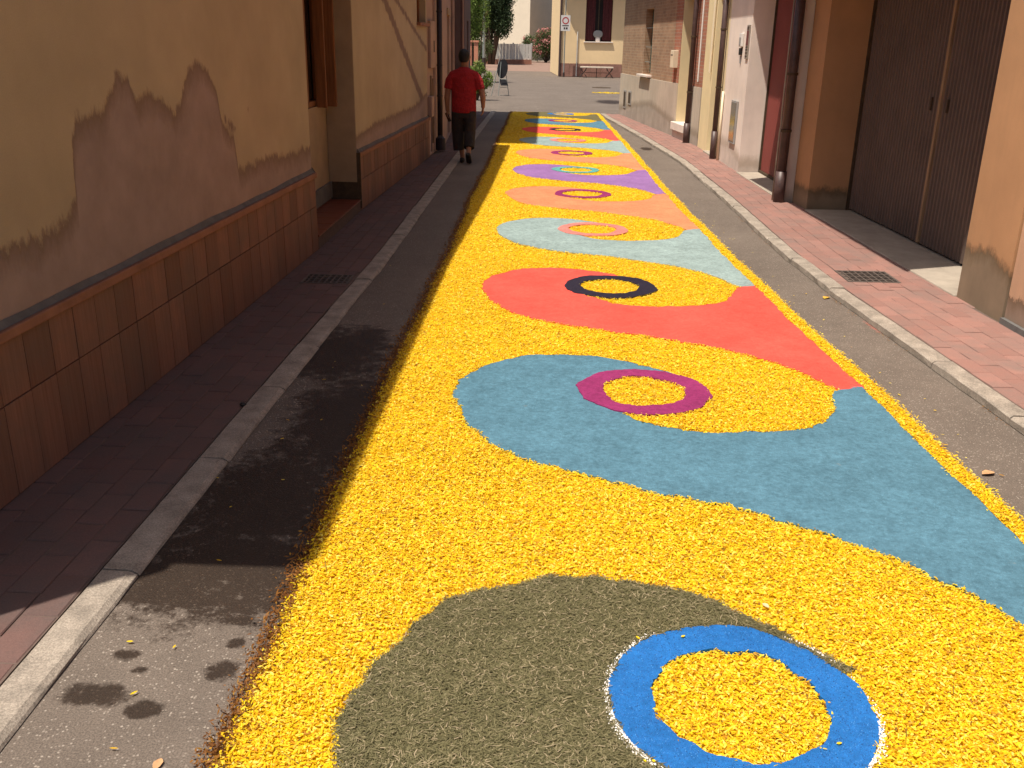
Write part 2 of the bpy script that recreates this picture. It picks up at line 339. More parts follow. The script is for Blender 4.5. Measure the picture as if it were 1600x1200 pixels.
def leafmat(name, a, b, trans=.25):
    m = NM(name); ri = m.n('ShaderNodeNewGeometry').outputs['Random Per Island']
    c = m.ramp(ri, [(0, a), (.6, mul([(x+y)/2 for x, y in zip(a, b)], 1)), (1, b)])
    m.b.inputs['Transmission Weight'].default_value = 0
    mt = m.fin(c, .55, spec=.3)
    tr = m.n('ShaderNodeBsdfTranslucent', {'Color': c}); mx = m.n('ShaderNodeMixShader', {0: trans}); out = m.t.nodes['Material Output']
    m.t.links.new(m.b.outputs[0], mx.inputs[1]); m.t.links.new(tr.outputs[0], mx.inputs[2]); m.t.links.new(mx.outputs[0], out.inputs[0]); return mt
M['leaf_dark'] = leafmat('dark_leaf', (.022, .045, .018), (.07, .11, .04))
M['leaf_light'] = leafmat('light_leaf', (.10, .17, .03), (.26, .34, .08), .4)
M['leaf_mid'] = leafmat('mid_leaf', (.05, .085, .025), (.14, .18, .06))
M['flower'] = leafmat('pink_flower', (.50, .14, .15), (.72, .38, .34))
def petalmat(name, stops):
    m = NM(name); g = m.n('ShaderNodeNewGeometry'); c = m.ramp(g.outputs['Random Per Island'], stops)
    m.fin(c, .55, spec=.25); tr = m.n('ShaderNodeBsdfTranslucent', {'Color': c}); mx = m.n('ShaderNodeMixShader', {0: .38}); out = m.t.nodes['Material Output']
    m.t.links.new(m.b.outputs[0], mx.inputs[1]); m.t.links.new(tr.outputs[0], mx.inputs[2]); m.t.links.new(mx.outputs[0], out.inputs[0]); return m.m
M['petal'] = petalmat('yellow_petal', [(0, (.16, .085, .02)), (.025, (.40, .19, .02)), (.06, (.64, .32, .016)), (.12, (.77, .45, .012)), (.34, (.85, .58, .012)), (.75, (.90, .69, .022)), (1, (.92, .78, .17))])
M['rust'] = petalmat('withered_petal', [(0, (.13, .05, .014)), (.5, (.24, .095, .022)), (.9, (.34, .15, .03)), (1, (.55, .30, .04))])
M['grass'] = petalmat('dry_grass', [(0, (.11, .10, .048)), (.5, (.20, .18, .088)), (.85, (.27, .235, .125)), (1, (.50, .40, .26))])
M['twig'] = petalmat('green_stem', [(0, (.08, .05, .02)), (1, (.16, .14, .05))])
M['bed'] = sawdust('petal_bed', (.80, .50, .016), .4, scale=160, gain=1)
M['salt'] = simple('white_grain', (.70, .66, .62), .1, 30, .9, 0)

# ================================================================== ground, kerbs, pavements
gnd = MB().quad((-260, -60, 0), (260, -60, 0), (260, 420, 0), (-260, 420, 0)).build('road', M['asphalt'], kind='structure', label='grey asphalt street with damp patches')
KT = .05
KL = [(-1.46, -1.5), (-1.43, 2.3), (-1.40, 4.0), (-1.37, 6.0), (-1.32, 8.0), (-1.33, 14.0), (-1.29, 27.4)]
KR = [(2.62, -1.5), (2.55, 3.2), (2.51, 4.54), (2.41, 6.12), (2.33, 7.26), (2.28, 8.77), (2.32, 12.06), (2.30, 16.1), (2.06, 20.2), (1.70, 25.0), (1.58, 26.9)]
WL = [(-2.30, -1.5), (-2.20, 2.24), (-2.03, 8.48), (-2.03, 10.62), (-1.86, 15.9), (-1.70, 16.4), (-1.75, 17.2), (-2.0, 22.4), (-1.8, 22.7), (-1.9, 27.4)]
WR = [(3.40, -1.5), (3.29, 6.1), (3.12, 11.6), (3.02, 11.8), (2.97, 16.5), (2.98, 18.4), (2.11, 26.7), (2.08, 26.9)]
def xat(pl, y): return float(np.interp(y, [p[1] for p in pl], [p[0] for p in pl]))
def kerb(name, pl, width, sgn, lens, label, KT=.05):
    root = None; y = pl[0][1]+.3; i = 0
    root = MB().quad((xat(pl, y), y, .002), (xat(pl, y)+sgn*.02, y, .002), (xat(pl, y)+sgn*.02, y+.02, .002)).build(name, M['mortar'], kind='structure', label=label)
    # bedding under the stones
    bed = MB(); ys = np.arange(pl[0][1]+.3, pl[-1][1]-.2, .5)
    for a, b in zip(ys[:-1], ys[1:]):
        xa, xb = xat(pl, a)+sgn*.008, xat(pl, b)+sgn*.008; p = [(xa, a), (xa+sgn*(width-.012), a), (xb+sgn*(width-.012), b), (xb, b)]
        bed.prism(p if sgn > 0 else p[::-1], .003, KT-.018)
    root.data = bed.mesh(name); root.data.materials.append(M['mortar'])
    while y < pl[-1][1]-.25:
        L = min(random.choice(lens)*random.uniform(.92, 1.08), pl[-1][1]-y); n = max(2, int(L/.16)); g = .005
        y0, y1 = y+g, y+L-g; b = bmesh.new(); off = random.uniform(-.005, .005); dz = random.uniform(-.004, .004)
        rows = []
        for k in range(n+1):
            yy = y0+(y1-y0)*k/n; x = xat(pl, yy)+off; j = lambda a=.003: random.uniform(-a, a)
            c = .008 if 0 < k < n else .014
            rd_ = .008 if KT < .045 else 0; prof = [(x+j()-sgn*rd_*.4, .004), (x+j()+sgn*rd_*.3, KT*.55 if rd_ else KT-c+dz), (x+sgn*(c+.004+rd_)+j(.004), KT+dz+j(.0015)), (x+sgn*(width-.012), KT+dz+j(.0015)), (x+sgn*(width-.003), KT-.01+dz), (x+sgn*(width-.003), .004)]
            rows.append([b.verts.new((px, yy, pz)) for px, pz in prof])
        for A, B in zip(rows[:-1], rows[1:]):
            for q in range(5): b.faces.new((A[q], A[q+1], B[q+1], B[q]))
        b.faces.new(rows[0]); b.faces.new(rows[-1][::-1]); bmesh.ops.recalc_face_normals(b, faces=b.faces)
        m = bpy.data.meshes.new('kerb_stone'); b.to_mesh(m); b.free(); m.materials.append(M['kerb'])
        link(bpy.data.objects.new('kerb_stone', m), root); y += L
    return root
kerb('kerb_left', KL, .14, -1, [.85, 1.0, 1.0], 'pale stone kerb along the shaded pavement', .024)
kerb('kerb_right', KR, .13, 1, [.9, 1.0, 1.1], 'pale stone kerb curving along the sunlit pavement')

GR = dict(right=(2.55, 2.98, 7.62, 8.02), left=(-1.88, -1.50, 7.22, 7.52))
def paver_mesh(lx, ly, k):
    r = random.Random(k); b = MB(); e = .004; h = lx/2, ly/2
    j = [r.uniform(-.003, .003) for _ in range(8)]
    bot = [(-h[0], -h[1], -.03), (h[0], -h[1], -.03), (h[0], h[1], -.03), (-h[0], h[1], -.03)]
    mid = [(x+j[i], y+j[i+4], -e) for i, (x, y, z) in enumerate(bot)]
    top = [(x*(1-2*e/lx)+j[i], y*(1-2*e/ly)+j[i+4], 0) for i, (x, y, z) in enumerate(bot)]
    b.add(bot+mid+top, [(8, 9, 10, 11)]+[(i, (i+1) % 4, 4+(i+1) % 4, 4+i) for i in range(4)]+[(4+i, 4+(i+1) % 4, 8+(i+1) % 4, 8+i) for i in range(4)])
    return b
def pavement(name, kin, wl, sgn, ybase, ydet, yend, gr, mat, label, base_label, KT=.05):
    inner = lambda y: xat(kin, y); outer = lambda y: xat(wl, y)
    bs = MB(); ys = sorted(set(list(np.arange(ybase, yend, .4))+[yend, gr[2], gr[3]]))
    for a, b in zip(ys[:-1], ys[1:]):
        hole = a >= gr[2]-1e-6 and b <= gr[3]+1e-6
        segs = [(inner, outer)] if not hole else ([(inner, lambda y: gr[0]), (lambda y: gr[1], outer)] if sgn > 0 else [(inner, lambda y: gr[1]), (lambda y: gr[0], outer)])
        for f0, f1 in segs:
            p = [(f0(a), a), (f1(a)+sgn*.05, a), (f1(b)+sgn*.05, b), (f0(b), b)]
            bs.prism(p if sgn > 0 else p[::-1], .003, KT-.006)
    root = bs.build(name, M['mortar'], kind='structure', label=base_label)
    lx, ly, g = .120, .245, .005; pitchx, pitchy = lx+g, ly+g
    protos = []
    for k in range(4):
        me = paver_mesh(lx, ly, k+(9 if sgn > 0 else 0)).mesh('paver'); me.materials.append(mat); protos.append(me)
    far = MB(); nrow = 10; cnt = 0
    for r in range(nrow):
        y = ybase+(.0 if r % 2 else pitchy/2)+random.uniform(-.02, .02)
        while y < yend-.15:
            yc = y+ly/2; x = inner(yc)+sgn*(lx/2+.006+r*pitchx)
            if (outer(yc)-x)*sgn > -lx*.3:
                rx0, rx1, ry0, ry1 = x-lx/2, x+lx/2, yc-ly/2, yc+ly/2
                if rx1 > gr[0]-.004 and rx0 < gr[1]+.004 and ry1 > gr[2]-.004 and ry0 < gr[3]+.004:
                    for (q0, q1, q2, q3) in ((rx0, gr[0]-.004, ry0, ry1), (gr[1]+.004, rx1, ry0, ry1), (max(rx0, gr[0]-.002), min(rx1, gr[1]+.002), ry0, gr[2]-.004), (max(rx0, gr[0]-.002), min(rx1, gr[1]+.002), gr[3]+.004, ry1)):
                        if q1-q0 > .02 and q3-q2 > .02: far.box(q0, q1, q2, q3, .02, KT-.001)
                else:
                    ang = -math.atan2(inner(yc+.2)-inner(yc-.2), .4); z = KT+random.uniform(-.003, .002)
                    if ydet[0] < yc < ydet[1] and cnt < 298:
                        o = bpy.data.objects.new('paver', random.choice(protos)); cnt += 1
                        link(o, root, Matrix.Translation((x, yc, z)) @ Matrix.Rotation(ang+random.uniform(-.012, .012), 4, 'Z') @ Matrix.Rotation(random.uniform(-.006, .006), 4, 'X'))
                    else:
                        pm = paver_mesh(lx, ly, random.randint(0, 99)); c, s = math.cos(ang), math.sin(ang)
                        far.add([(x+c*vx-s*vy, yc+s*vx+c*vy, z+vz) for vx, vy, vz in pm.v], pm.f)
            y += pitchy
    far.build('paver_field', mat, root, kind='stuff', label=label)
    return root
KLi = [(x-.14, y) for x, y in KL]; KRi = [(x+.13, y) for x, y in KR]
pavement('pavement_left', KLi, WL, -1, -1.0, (2.1, 11.6), 27.0, GR['left'], M['paver_left'], 'red pavers coloured dark for shade farther along the shaded pavement', 'narrow shaded pavement of red pavers coloured dark for shade', .024)
pavement('pavement_right', KRi, WR, 1, -1.0, (4.4, 11.5), 26.6, GR['right'], M['paver'], 'red pavers farther along the sunlit pavement', 'sunlit pavement of dusty red pavers')
def grate(g, nx, ny, label, KT=.05):
    x0, x1, y0, y1 = g; root = empty('drain_grate', ((x0+x1)/2, (y0+y1)/2, 0), label=label, cat='drain grate', group='cast iron drain grates in the pavements')
    z1 = KT+.004; t = .018
    MB().box(x0, x1, y0, y0+t, .01, z1).box(x0, x1, y1-t, y1, .01, z1).box(x0, x0+t, y0+t, y1-t, .01, z1).box(x1-t, x1, y0+t, y1-t, .01, z1).build('frame', M['grate'], root, bevel=.003)
    for i in range(1, nx):
        x = x0+(x1-x0)*i/nx; MB().box(x-.006, x+.006, y0+t, y1-t, .012, z1-.002).build('bar', M['grate'], root)
    for j in range(1, ny):
        y = y0+(y1-y0)*j/ny; MB().box(x0+t, x1-t, y-.008, y+.008, .012, z1-.004).build('bar', M['grate'], root)
    MB().box(x0+.002, x1-.002, y0+.002, y1-.002, .004, .009).build('sump', M['dark'], root)
grate(GR['right'], 8, 4, 'cast iron drain grate in the sunlit pavement before the garage')
grate(GR['left'], 8, 4, 'cast iron drain grate in the shaded pavement beside the tiled plinth', .024)

# ================================================================== left: peeling plaster house
FA = ((-2.21, 2.24), (-2.04, 8.48)); FB = ((-2.04, 10.62), (-1.87, 15.90))
MA, MB_ = frame(*FA), frame(*FB)
h1 = empty('plaster_house', M=MA, label='shaded ochre plaster house with peeling patches and terracotta tiled plinth', cat='house')
wall(0, 6.24, .02, 2.99, .45).build('wall', M['plasterA'], h1, MA)
wall(0, 5.30, .02, 2.99, .45, [(4.35, 5.22, 2.10, 2.9)]).build('wall', M['plasterB'], h1, MB_)
wall(5.30, 6.62, .02, 2.99, .45, [(5.66, 5.80, .06, .92)]).build('wall', M['pinkwall'], h1, MB_, label='narrow pink grey wall strip beside the drainpipe')
MR = frame((-2.36, 8.3), (-2.36, 10.75))
wall(0, 2.40, .02, 2.99, .10, [(.62, 2.22, 1.17, 2.6)]).build('recess_wall', M['recess_plaster'], h1, MR)
sh = MB().box(.62, 2.22, .085, .095, 1.17, 2.6).build('window', M['glassdark'], h1, MR)
for x in (.66, 1.20, 1.62, 2.14): MB().box(x-.04, x+.04, .02, .08, 1.23, 2.6).build('window_frame', M['wood'], sh, MR, bevel=.006)
MB().box(.62, 2.22, .02, .082, 1.17, 1.23).build('window_frame', M['wood'], sh, MR, bevel=.006)
# shutter leaves standing open
for (x, y0, y1) in ((2.155, -.16, .012), (1.94, -.10, .012)): MB().box(x-.02, x+.02, y0, y1, 1.16, 2.6).build('shutter', M['wood'], h1, MR, bevel=.006)
MB().box(.5, 2.38, -.03, -.003, .16, .34).build('skirting', M['band'], h1, MR, bevel=.004)
# jamb facing of the recess
MB().box(-.014, -.002, .004, .315, .34, 2.99).build('jamb', M['recess_plaster'], h1, MB_)
MB().prism([(-2.36, 8.50), (-2.015, 8.50), (-2.015, 10.60), (-2.36, 10.60)], .02, .135).build('doorstep', M['mortar'], h1)
for i in range(7):
    a = 8.505+i*.2985; MB().prism([(-2.352, a), (-2.005, a), (-2.005, a+.294), (-2.352, a+.294)], .136, .150).build('step_tile', M['step'], h1, bevel=.003)
# shell and roof
MB().prism([(-2.68, 2.26), (-2.48, 8.5), (-2.48, 10.8), (-2.34, 17.18), (-9, 17.18), (-9, 2.26)][::-1], .02, 2.985).build('building_shell', M['recess_plaster'], h1)
MB().prism([(-1.71, 2.28), (-1.69, 7.3), (-1.57, 11.6), (-1.50, 17.40), (-9.2, 17.40), (-9.2, 2.28)], 3.0, 3.16).build('roof', M['roof'], h1, fixn=True)
def plinth(Mx, s0, s1, z0, zmid, z1, n, label):
    bk = MB().box(s0, s1, -.012, -.002, z0, z1-.045).build('plinth', M['mortar'], h1, Mx, label=label)
    wd = (s1-s0)/n
    for row, (a, b) in enumerate(((z0+.003, zmid-.003), (zmid+.003, z1-.05))):
        me = MB().box(.0028, wd-.0028, -.016, 0, 0, b-a).mesh('tile'); me.materials.append(M['tile'])
        for i in range(n):
            o = bpy.data.objects.new('tile', me)
            link(o, bk, Mx @ Matrix.Translation((s0+i*wd, -.012+random.uniform(-.002, .001), a)))
    MB().box(s0-.004, s1+.012, -.045, -.002, z1-.046, z1).build('cap', M['cap'], h1, Mx, bevel=.006)
    b = MB(); k = 40                                   # smeared cement over the cap
    for i in range(k):
        a, c = s0+(s1-s0)*i/k, s0+(s1-s0)*(i+1)/k; ha, hc = [z1+.030+.004*math.sin(q*2.3)+.003*math.sin(q*7.1) for q in (a, c)]
        b.quad((a, -.026, z1+.001), (c, -.026, z1+.001), (c, -.003, hc), (a, -.003, ha))
    b.quad((s0, -.036, z1+.001), (s0, -.003, z1+.05), (s0, -.003, z1+.001)); b.quad((s1, -.036, z1+.001), (s1, -.003, z1+.001), (s1, -.003, z1+.05))
    b.build('cement_band', M['band'], h1, Mx, smooth=True)
plinth(MA, 0, 6.238, .026, .42, .72, 30, 'two courses of upright terracotta tiles')
plinth(MB_, .004, 5.29, .026, .36, .66, 26, 'two courses of upright terracotta tiles')
MB().box(-.012, .004, -.04, .31, .05, .66).build('plinth_return', M['castiron'], h1, MB_)
# small window at the far end
wv = MB().box(4.35, 5.22, .15, .17, 2.10, 2.9).build('window', M['glassdark'], h1, MB_); MB().box(4.35, 4.42, .10, .15, 2.10, 2.9).box(5.15, 5.22, .10, .15, 2.10, 2.9).build('window_frame', M['wood'], wv, MB_)
MB().box(4.32, 5.26, -.06, .10, 2.05, 2.098).build('window_sill', M['cap'], h1, MB_, bevel=.005)
bx = MB().box(5.42, 5.95, -.05, -.003, 1.42, 2.14).build('meter_box', M['pinkwall'], h1, MB_, bevel=.008); MB().box(5.74, 5.82, -.056, -.049, 1.66, 1.84).build('slot', M['dark'], bx, MB_)
MB().box(5.32, 5.60, -.07, -.003, .66, .98).build('ledge_box', M['pinkwall'], h1, MB_, bevel=.008)
MB().box(5.66, 5.80, .12, .14, .06, .92).build('niche_back', M['dark'], h1, MB_)
MB().box(5.60, 5.64, -.03, -.003, .98, 1.3).box(5.82, 5.85, -.03, -.003, .2, 1.25).build('conduit', M['astragal'], h1, MB_)
dp = MB().tube([(6.24, -.075, .2), (6.24, -.075, 2.98)], .044, 12).build('downpipe', M['pipe_dark'], h1, MB_, smooth=True)
MB().tube([(6.22, -.085, .045), (6.22, -.085, .24), (6.24, -.08, .27)], [.088, .085, .05], 12).build('pipe_shoe', M['pipe_dark'], dp, MB_)
for z in (.95, 1.45, 2.3): MB().tube([(6.24, -.075, z-.012), (6.24, -.075, z+.012)], .052, 12).build('bracket', M['pipe_dark'], dp, MB_)
MB().tube([(5.98, -.02, .05), (5.98, -.02, 2.98)], .012, 8).build('cable', M['pinkwall'], h1, MB_)

# pink grey row house and the taller block beyond
F2 = ((-1.75, 17.22), (-2.02, 22.55)); M2 = frame(*F2)
h2 = empty('row_house', M=M2, label='narrow pink grey house between the drainpipe and the dark projecting wall', cat='house')
wall(0, 5.33, .02, 2.95, .45, [(1.75, 2.75, .06, 2.3)]).build('wall', M['pinkwall'], h2, M2)
MB().box(.85, 5.33, 0, .45, 2.953, 5.19).build('upper_wall', M['pinkwall'], h2, M2)  # unseen; begins back from the corner, shaped to let a sun strip through
d2 = MB().box(1.75, 2.75, .28, .32, .06, 2.3).build('door', M['browndoor'], h2, M2); MB().box(2.6, 2.64, .24, .28, 1.0, 1.14).build('handle', M['metal'], d2, M2)
MB().box(1.6, 2.9, -.03, -.002, 2.3, 2.42).build('lintel', M['recess_plaster'], h2, M2)
MB().tube([(3.5, -.04, .05), (3.5, -.04, 5.1)], .035, 8).build('downpipe', M['pinkwall'], h2, M2)
MB().box(0.003, .85, .455, 7, .02, 2.94).build('low_shell', M['pinkwall'], h2, M2); MB().box(.853, 5.3, .455, 7, .02, 5.19).build('building_shell', M['pinkwall'], h2, M2)
MB().prism([(-1.65, 17.22), (-1.65, 22.58), (-9.5, 22.58), (-9.5, 17.22)], 5.2, 5.36).build('roof', M['roof'], h2, fixn=True)
M3 = frame((-1.80, 22.62), (-1.9, 25.9))
h3 = empty('projecting_house', M=M3, label='dark mauve house wall projecting beyond the walking man', cat='house')
wall(0, 3.2, .02, 5.3, .4, [(1.2, 2.1, 1.0, 2.3)]).build('wall', M['darkwall'], h3, M3)
w3 = MB().box(1.2, 2.1, .15, .18, 1.0, 2.3).build('window', M['glassdark'], h3, M3); MB().box(1.1, 2.2, -.05, .14, .95, .998).build('window_sill', M['thresh'], h3, M3)
MB().box(.002, 3.19, .405, 7, .02, 5.29).build('building_shell', M['darkwall'], h3, M3)
MB().prism([(-1.68, 22.6), (-1.68, 25.95), (-9.5, 25.95), (-9.5, 22.6)], 5.3, 5.46).build('roof', M['roof'], h3, fixn=True)
c3 = MB().tube([(-.05, .03, .05), (-.05, .03, 5.2)], .02, 8).build('cable_pipe', M['pinkwall'], h3, M3)

# ================================================================== right: garage building
FRA = ((3.13, 11.3), (3.29, 6.1)); MRA = frame(*FRA)
g1 = empty('garage_building', M=MRA, label='orange plaster building with a brown corrugated garage door', cat='building')
wall(-.48, 4.80, .02, 6.5, .7, [(.10, 4.10, .02, 2.85)]).build('wall', M['orange'], g1, MRA)
MB().box(-.47, 4.79, .705, 8, .02, 6.49).build('building_shell', M['orange'], g1, MRA)
MB().box(-.5, 4.82, -.2, 8.1, 6.5, 6.68).build('roof', M['roof'], g1, MRA)
def corr(s0, s1, y, z0, z1, pitch, amp, mid=.004):
    b = MB(); n = int(round((s1-s0)/pitch)); pts = []
    p = (s1-s0)/n
    for i in range(n):
        a = s0+i*p; pts += [(a, y), (a+p*.38, y), (a+p*.5, y-amp), (a+p*.88, y-amp)]
    pts.append((s1, y)); k = len(pts)
    b.add([(x, yy, z0) for x, yy in pts]+[(x, yy, z1) for x, yy in pts]+[(s0, y+.03, z0), (s1, y+.03, z0), (s1, y+.03, z1), (s0, y+.03, z1)],
          [(i, i+1, k+i+1, k+i) for i in range(k-1)]+[(2*k+1, 2*k, 2*k+3, 2*k+2), tuple(range(k-1, -1, -1))+(2*k, 2*k+1), tuple(range(k, 2*k))+(2*k+2, 2*k+3)])
    return b
gd = empty('x', M=MRA); bpy.data.objects.remove(gd)
for i, (a, b) in enumerate(((.13, 2.11), (2.16, 4.07))):
    lf = corr(a, b, .50, .09, 2.84, .070, .020).build('door_leaf', M['garage'], g1, MRA)
    hx = 1.96 if i == 0 else 2.31
    MB().box(hx-.010, hx+.010, .465, .484, 1.31, 1.43).build('handle', M['castiron'], lf, MRA, bevel=.004)
MB().box(2.113, 2.157, .470, .52, .09, 2.84).build('meeting_strip', M['astragal'], g1, MRA, bevel=.004)
MB().box(.102, .128, .46, .56, .06, 2.848).build('door_frame', M['castiron'], g1, MRA); MB().box(4.072, 4.098, .46, .56, .06, 2.848).build('door_frame', M['castiron'], g1, MRA)
MB().box(.11, 4.09, -.02, .69, .02, .064).build('threshold', M['thresh'], g1, MRA, bevel=.01)
bal = MB().prism([(-1.75, -.95), (3.95, -.95), (3.6, -.003), (-1.75, -.003)], 3.0, 3.14).build('balcony', M['slab'], g1, MRA, fixn=True)  # out of view; near end slanted to shape its shadow on the threshold
for pp in ([(-1.75, -.95), (3.94, -.95), (3.84, -.86), (-1.75, -.86)], [(-1.75, -.857), (-1.65, -.857), (-1.65, -.004), (-1.75, -.004)], [(3.85, -.857), (3.73, -.857), (3.46, -.004), (3.58, -.004)]):
    MB().prism(pp, 3.143, 4.3).build('parapet', M['slab'], bal, MRA, fixn=True)
g2 = empty('salmon_house', M=MRA, label='salmon plaster house front next to the orange garage pier', cat='house')
wall(4.815, 9.6, .02, 6.2, .45, [(6.6, 7.6, .05, 2.3)]).build('wall', M['salmon'], g2, MRA @ Matrix.Translation((0, .012, 0)))
MB().box(6.6, 7.6, .3, .34, .05, 2.3).build('door', M['browndoor'], g2, MRA)
MB().box(4.82, 9.59, .47, 8, .02, 6.19).build('building_shell', M['salmon'], g2, MRA)
MB().box(4.83, 9.7, -.2, 8.1, 6.2, 6.36).build('roof', M['roof'], g2, MRA)
MB().box(4.82, 9.6, -.02, .010, .02, .09).build('base_strip', M['band'], g2, MRA)

# white house with red metal door
FRB = ((2.97, 16.5), (3.02, 11.6)); MRB = frame(*FRB)
wh = empty('white_house', M=MRB, label='white plaster house with an oxblood red metal door', cat='house')
wall(.28, 4.66, .02, 5.6, .45, [(1.92, 4.45, .02, 2.75)]).build('wall', M['white'], wh, MRB)
MB().box(.30, 4.64, .455, 8, .02, 5.59).build('building_shell', M['white'], wh, MRB)
MB().box(.28, 4.68, .0, 8.1, 5.6, 5.76).build('roof', M['roof'], wh, MRB)
MB().box(.20, 3.35, -.345, -.003, 3.42, 3.56).build('canopy', M['slab'], wh, MRB)
rd = corr(1.95, 4.42, .33, .10, 2.74, .045, .005).build('door', M['reddoor'], wh, MRB, label='oxblood red ribbed metal door')
MB().box(3.66, 3.70, .295, .324, 1.30, 1.52).box(3.58, 3.69, .27, .294, 1.44, 1.465).build('handle', M['metal'], rd, MRB, bevel=.004)
MB().box(1.925, 1.948, .30, .36, .064, 2.748).build('door_frame', M['castiron'], wh, MRB); MB().box(1.948, 4.445, .30, .325, .066, .098).build('door_rail', M['castiron'], wh, MRB)
MB().box(1.93, 4.44, -.03, .44, .02, .062).build('threshold', M['thresh'], wh, MRB, bevel=.006)
mt = MB().box(1.10, 1.52, -.03, -.003, .42, 1.06).build('meter_panel', M['greypl'], wh, MRB, bevel=.005); MB().box(1.13, 1.49, -.036, -.029, .46, 1.03).build('panel_door', M['panel'], mt, MRB)
ic = MB().box(1.28, 1.44, -.04, -.003, 1.84, 2.03).build('intercom', M['whitepl'], wh, MRB, bevel=.006); MB().box(1.31, 1.41, -.046, -.039, 1.86, 1.97).build('grille', M['greypl'], ic, MRB)
MB().box(1.30, 1.41, -.035, -.003, 1.72, 1.82).build('doorbell', M['black'], wh, MRB, bevel=.004); MB().box(1.33, 1.38, -.02, -.003, 1.60, 1.71).build('keypad', M['greypl'], wh, MRB, bevel=.004)
pq = MB().box(1.68, 1.85, -.02, -.003, 1.67, 2.14).build('plaque', M['plaquetxt'], wh, MRB, bevel=.003)
MB().box(1.70, 1.83, -.024, -.0195, 1.86, 2.06).build('red_print', M['plaque'], pq, MRB)
for z in (1.70, 1.745, 1.79, 1.825, 2.075, 2.10): MB().box(1.705, 1.825, -.023, -.0195, z, z+.018).build('print_line', M['castiron'], pq, MRB)
p1 = MB().tube([(.14, -.07, .35), (.14, -.07, 3.36)], .045, 12).build('downpipe', M['pipe'], wh, MRB, smooth=True)
MB().tube([(.14, -.07, .03), (.14, -.07, .50)], .054, 12).build('pipe_foot', M['pipe'], p1, MRB, smooth=True)
for z in (1.2, 2.1): MB().tube([(.14, -.07, z-.012), (.14, -.07, z+.012)], .052, 12).build('bracket', M['castiron'], p1, MRB)
MB().tube([(.36, -.03, .05), (.36, -.03, 1.15)], .02, 8).build('gas_pipe', M['creambox'], wh, MRB, smooth=True)
p2 = MB().tube([(4.72, -.075, .30), (4.72, -.075, 2.98)], .056, 14).build('downpipe', M['pipe'], wh, MRB, smooth=True)
MB().tube([(4.72, -.075, .04), (4.72, -.075, .42)], .066, 14).build('pipe_foot', M['pipe'], p2, MRB, smooth=True)
for z in (.9, 1.55, 2.4): MB().tube([(4.72, -.075, z-.014), (4.72, -.075, z+.014)], .064, 14).build('bracket', M['castiron'], p2, MRB)
MB().tube([(4.60, -.12, .05), (4.60, -.12, .9), (4.59, -.11, .96), (4.6, -.12, 1.1), (4.6, -.12, 2.98)], .011, 8).build('cable', M['thresh'], wh, MRB, smooth=True)
# cream house with brown door
ch = empty('cream_house', M=MRB, label='narrow cream house front with a brown wooden door', cat='house')
wall(-1.84, .275, .02, 5.4, .45, [(-.92, .06, .02, 2.75)]).build('wall', M['cream'], ch, MRB)
MB().box(-1.83, .27, .455, 8, .02, 5.39).build('building_shell', M['cream'], ch, MRB)
MB().box(-1.84, .279, 0, 8.1, 5.4, 5.56).build('roof', M['roof'], ch, MRB)
bd = MB().box(-.90, .04, .26, .31, .08, 2.74).build('door', M['browndoor'], ch, MRB)
for (a, b, c, d) in ((-.80, -.48, .25, 1.0), (-.38, -.06, .25, 1.0), (-.80, -.48, 1.15, 2.5), (-.38, -.06, 1.15, 2.5)): MB().box(a, b, .245, .2598, c, d).build('panel', M['browndoor'], bd, MRB, bevel=.008)
MB().box(-.10, -.05, .23, .2595, 1.50, 1.62).build('handle', M['black'], bd, MRB)
MB().box(-.95, .10, -.05, .44, .02, .075).build('threshold', M['thresh'], ch, MRB, bevel=.006)
MB().tube([(-1.02, -.03, 1.4), (-1.02, -.03, 5.2)], .022, 8).build('cable_pipe', M['creambox'], ch, MRB)

# brick house
FRC = ((2.11, 26.7), (2.98, 18.4)); MRC = frame(*FRC)
bh = empty('brick_house', M=MRC, label='old brick house on a stained concrete base with a narrow green shuttered window', cat='house')
wall(0, 8.30, 1.10, 5.2, .45, [(2.78, 3.62, 1.18, 2.62), (6.42, 7.40, 1.10, 2.75)]).build('wall', M['brick'], bh, MRC)
wall(0, 8.30, .02, 1.10, .45, [(6.42, 7.40, .3, 1.10)]).build('base_wall', M['concrete'], bh, MRC @ Matrix.Translation((0, -.025, 0)))
MB().box(.01, 8.28, .47, 8, .02, 5.19).build('building_shell', M['brick'], bh, MRC)
MB().box(-.3, 8.2, -.72, 8.1, 4.55, 4.68).build('eave', M['roof'], bh, MRC)
MB().box(-.3, 8.2, .46, 8.1, 5.2, 5.36).build('roof', M['roof'], bh, MRC)
wn = MB().box(2.78, 3.62, .20, .22, 1.18, 2.62).build('window', M['glassdark'], bh, MRC)
sh_ = MB().box(2.80, 3.16, .16, .195, 1.20, 2.60).build('shutter', M['green'], bh, MRC)
for k in range(24): MB().box(2.83, 3.13, .145, .159, 1.25+k*.055, 1.275+k*.055).build('slat', M['green'], sh_, MRC)
for z in (1.45, 1.78, 2.2): MB().box(2.78, 3.62, .03, .045, z, z+.015).build('bar', M['pole'], wn, MRC)
MB().box(2.60, 3.78, -.12, .11, 1.125, 1.175).build('window_sill', M['marble'], bh, MRC, bevel=.005)
for (a, b, c, d) in ((.66, .98, .26, .71), (1.30, 1.66, .38, .72)):
    v_ = MB().box(a, b, -.040, -.027, c, d).build('vent', M['greypl'], bh, MRC, bevel=.003)
    MB().box(a+.04, b-.04, -.043, -.0395, c+.04, d-.04).build('vent_slot', M['castiron'], v_, MRC)
mb = MB().box(6.02, 6.26, -.115, -.003, 1.40, 1.74).build('letterbox', M['creambox'], bh, MRC, bevel=.008); MB().box(6.06, 6.22, -.118, -.1145, 1.64, 1.66).build('slot', M['dark'], mb, MRC)
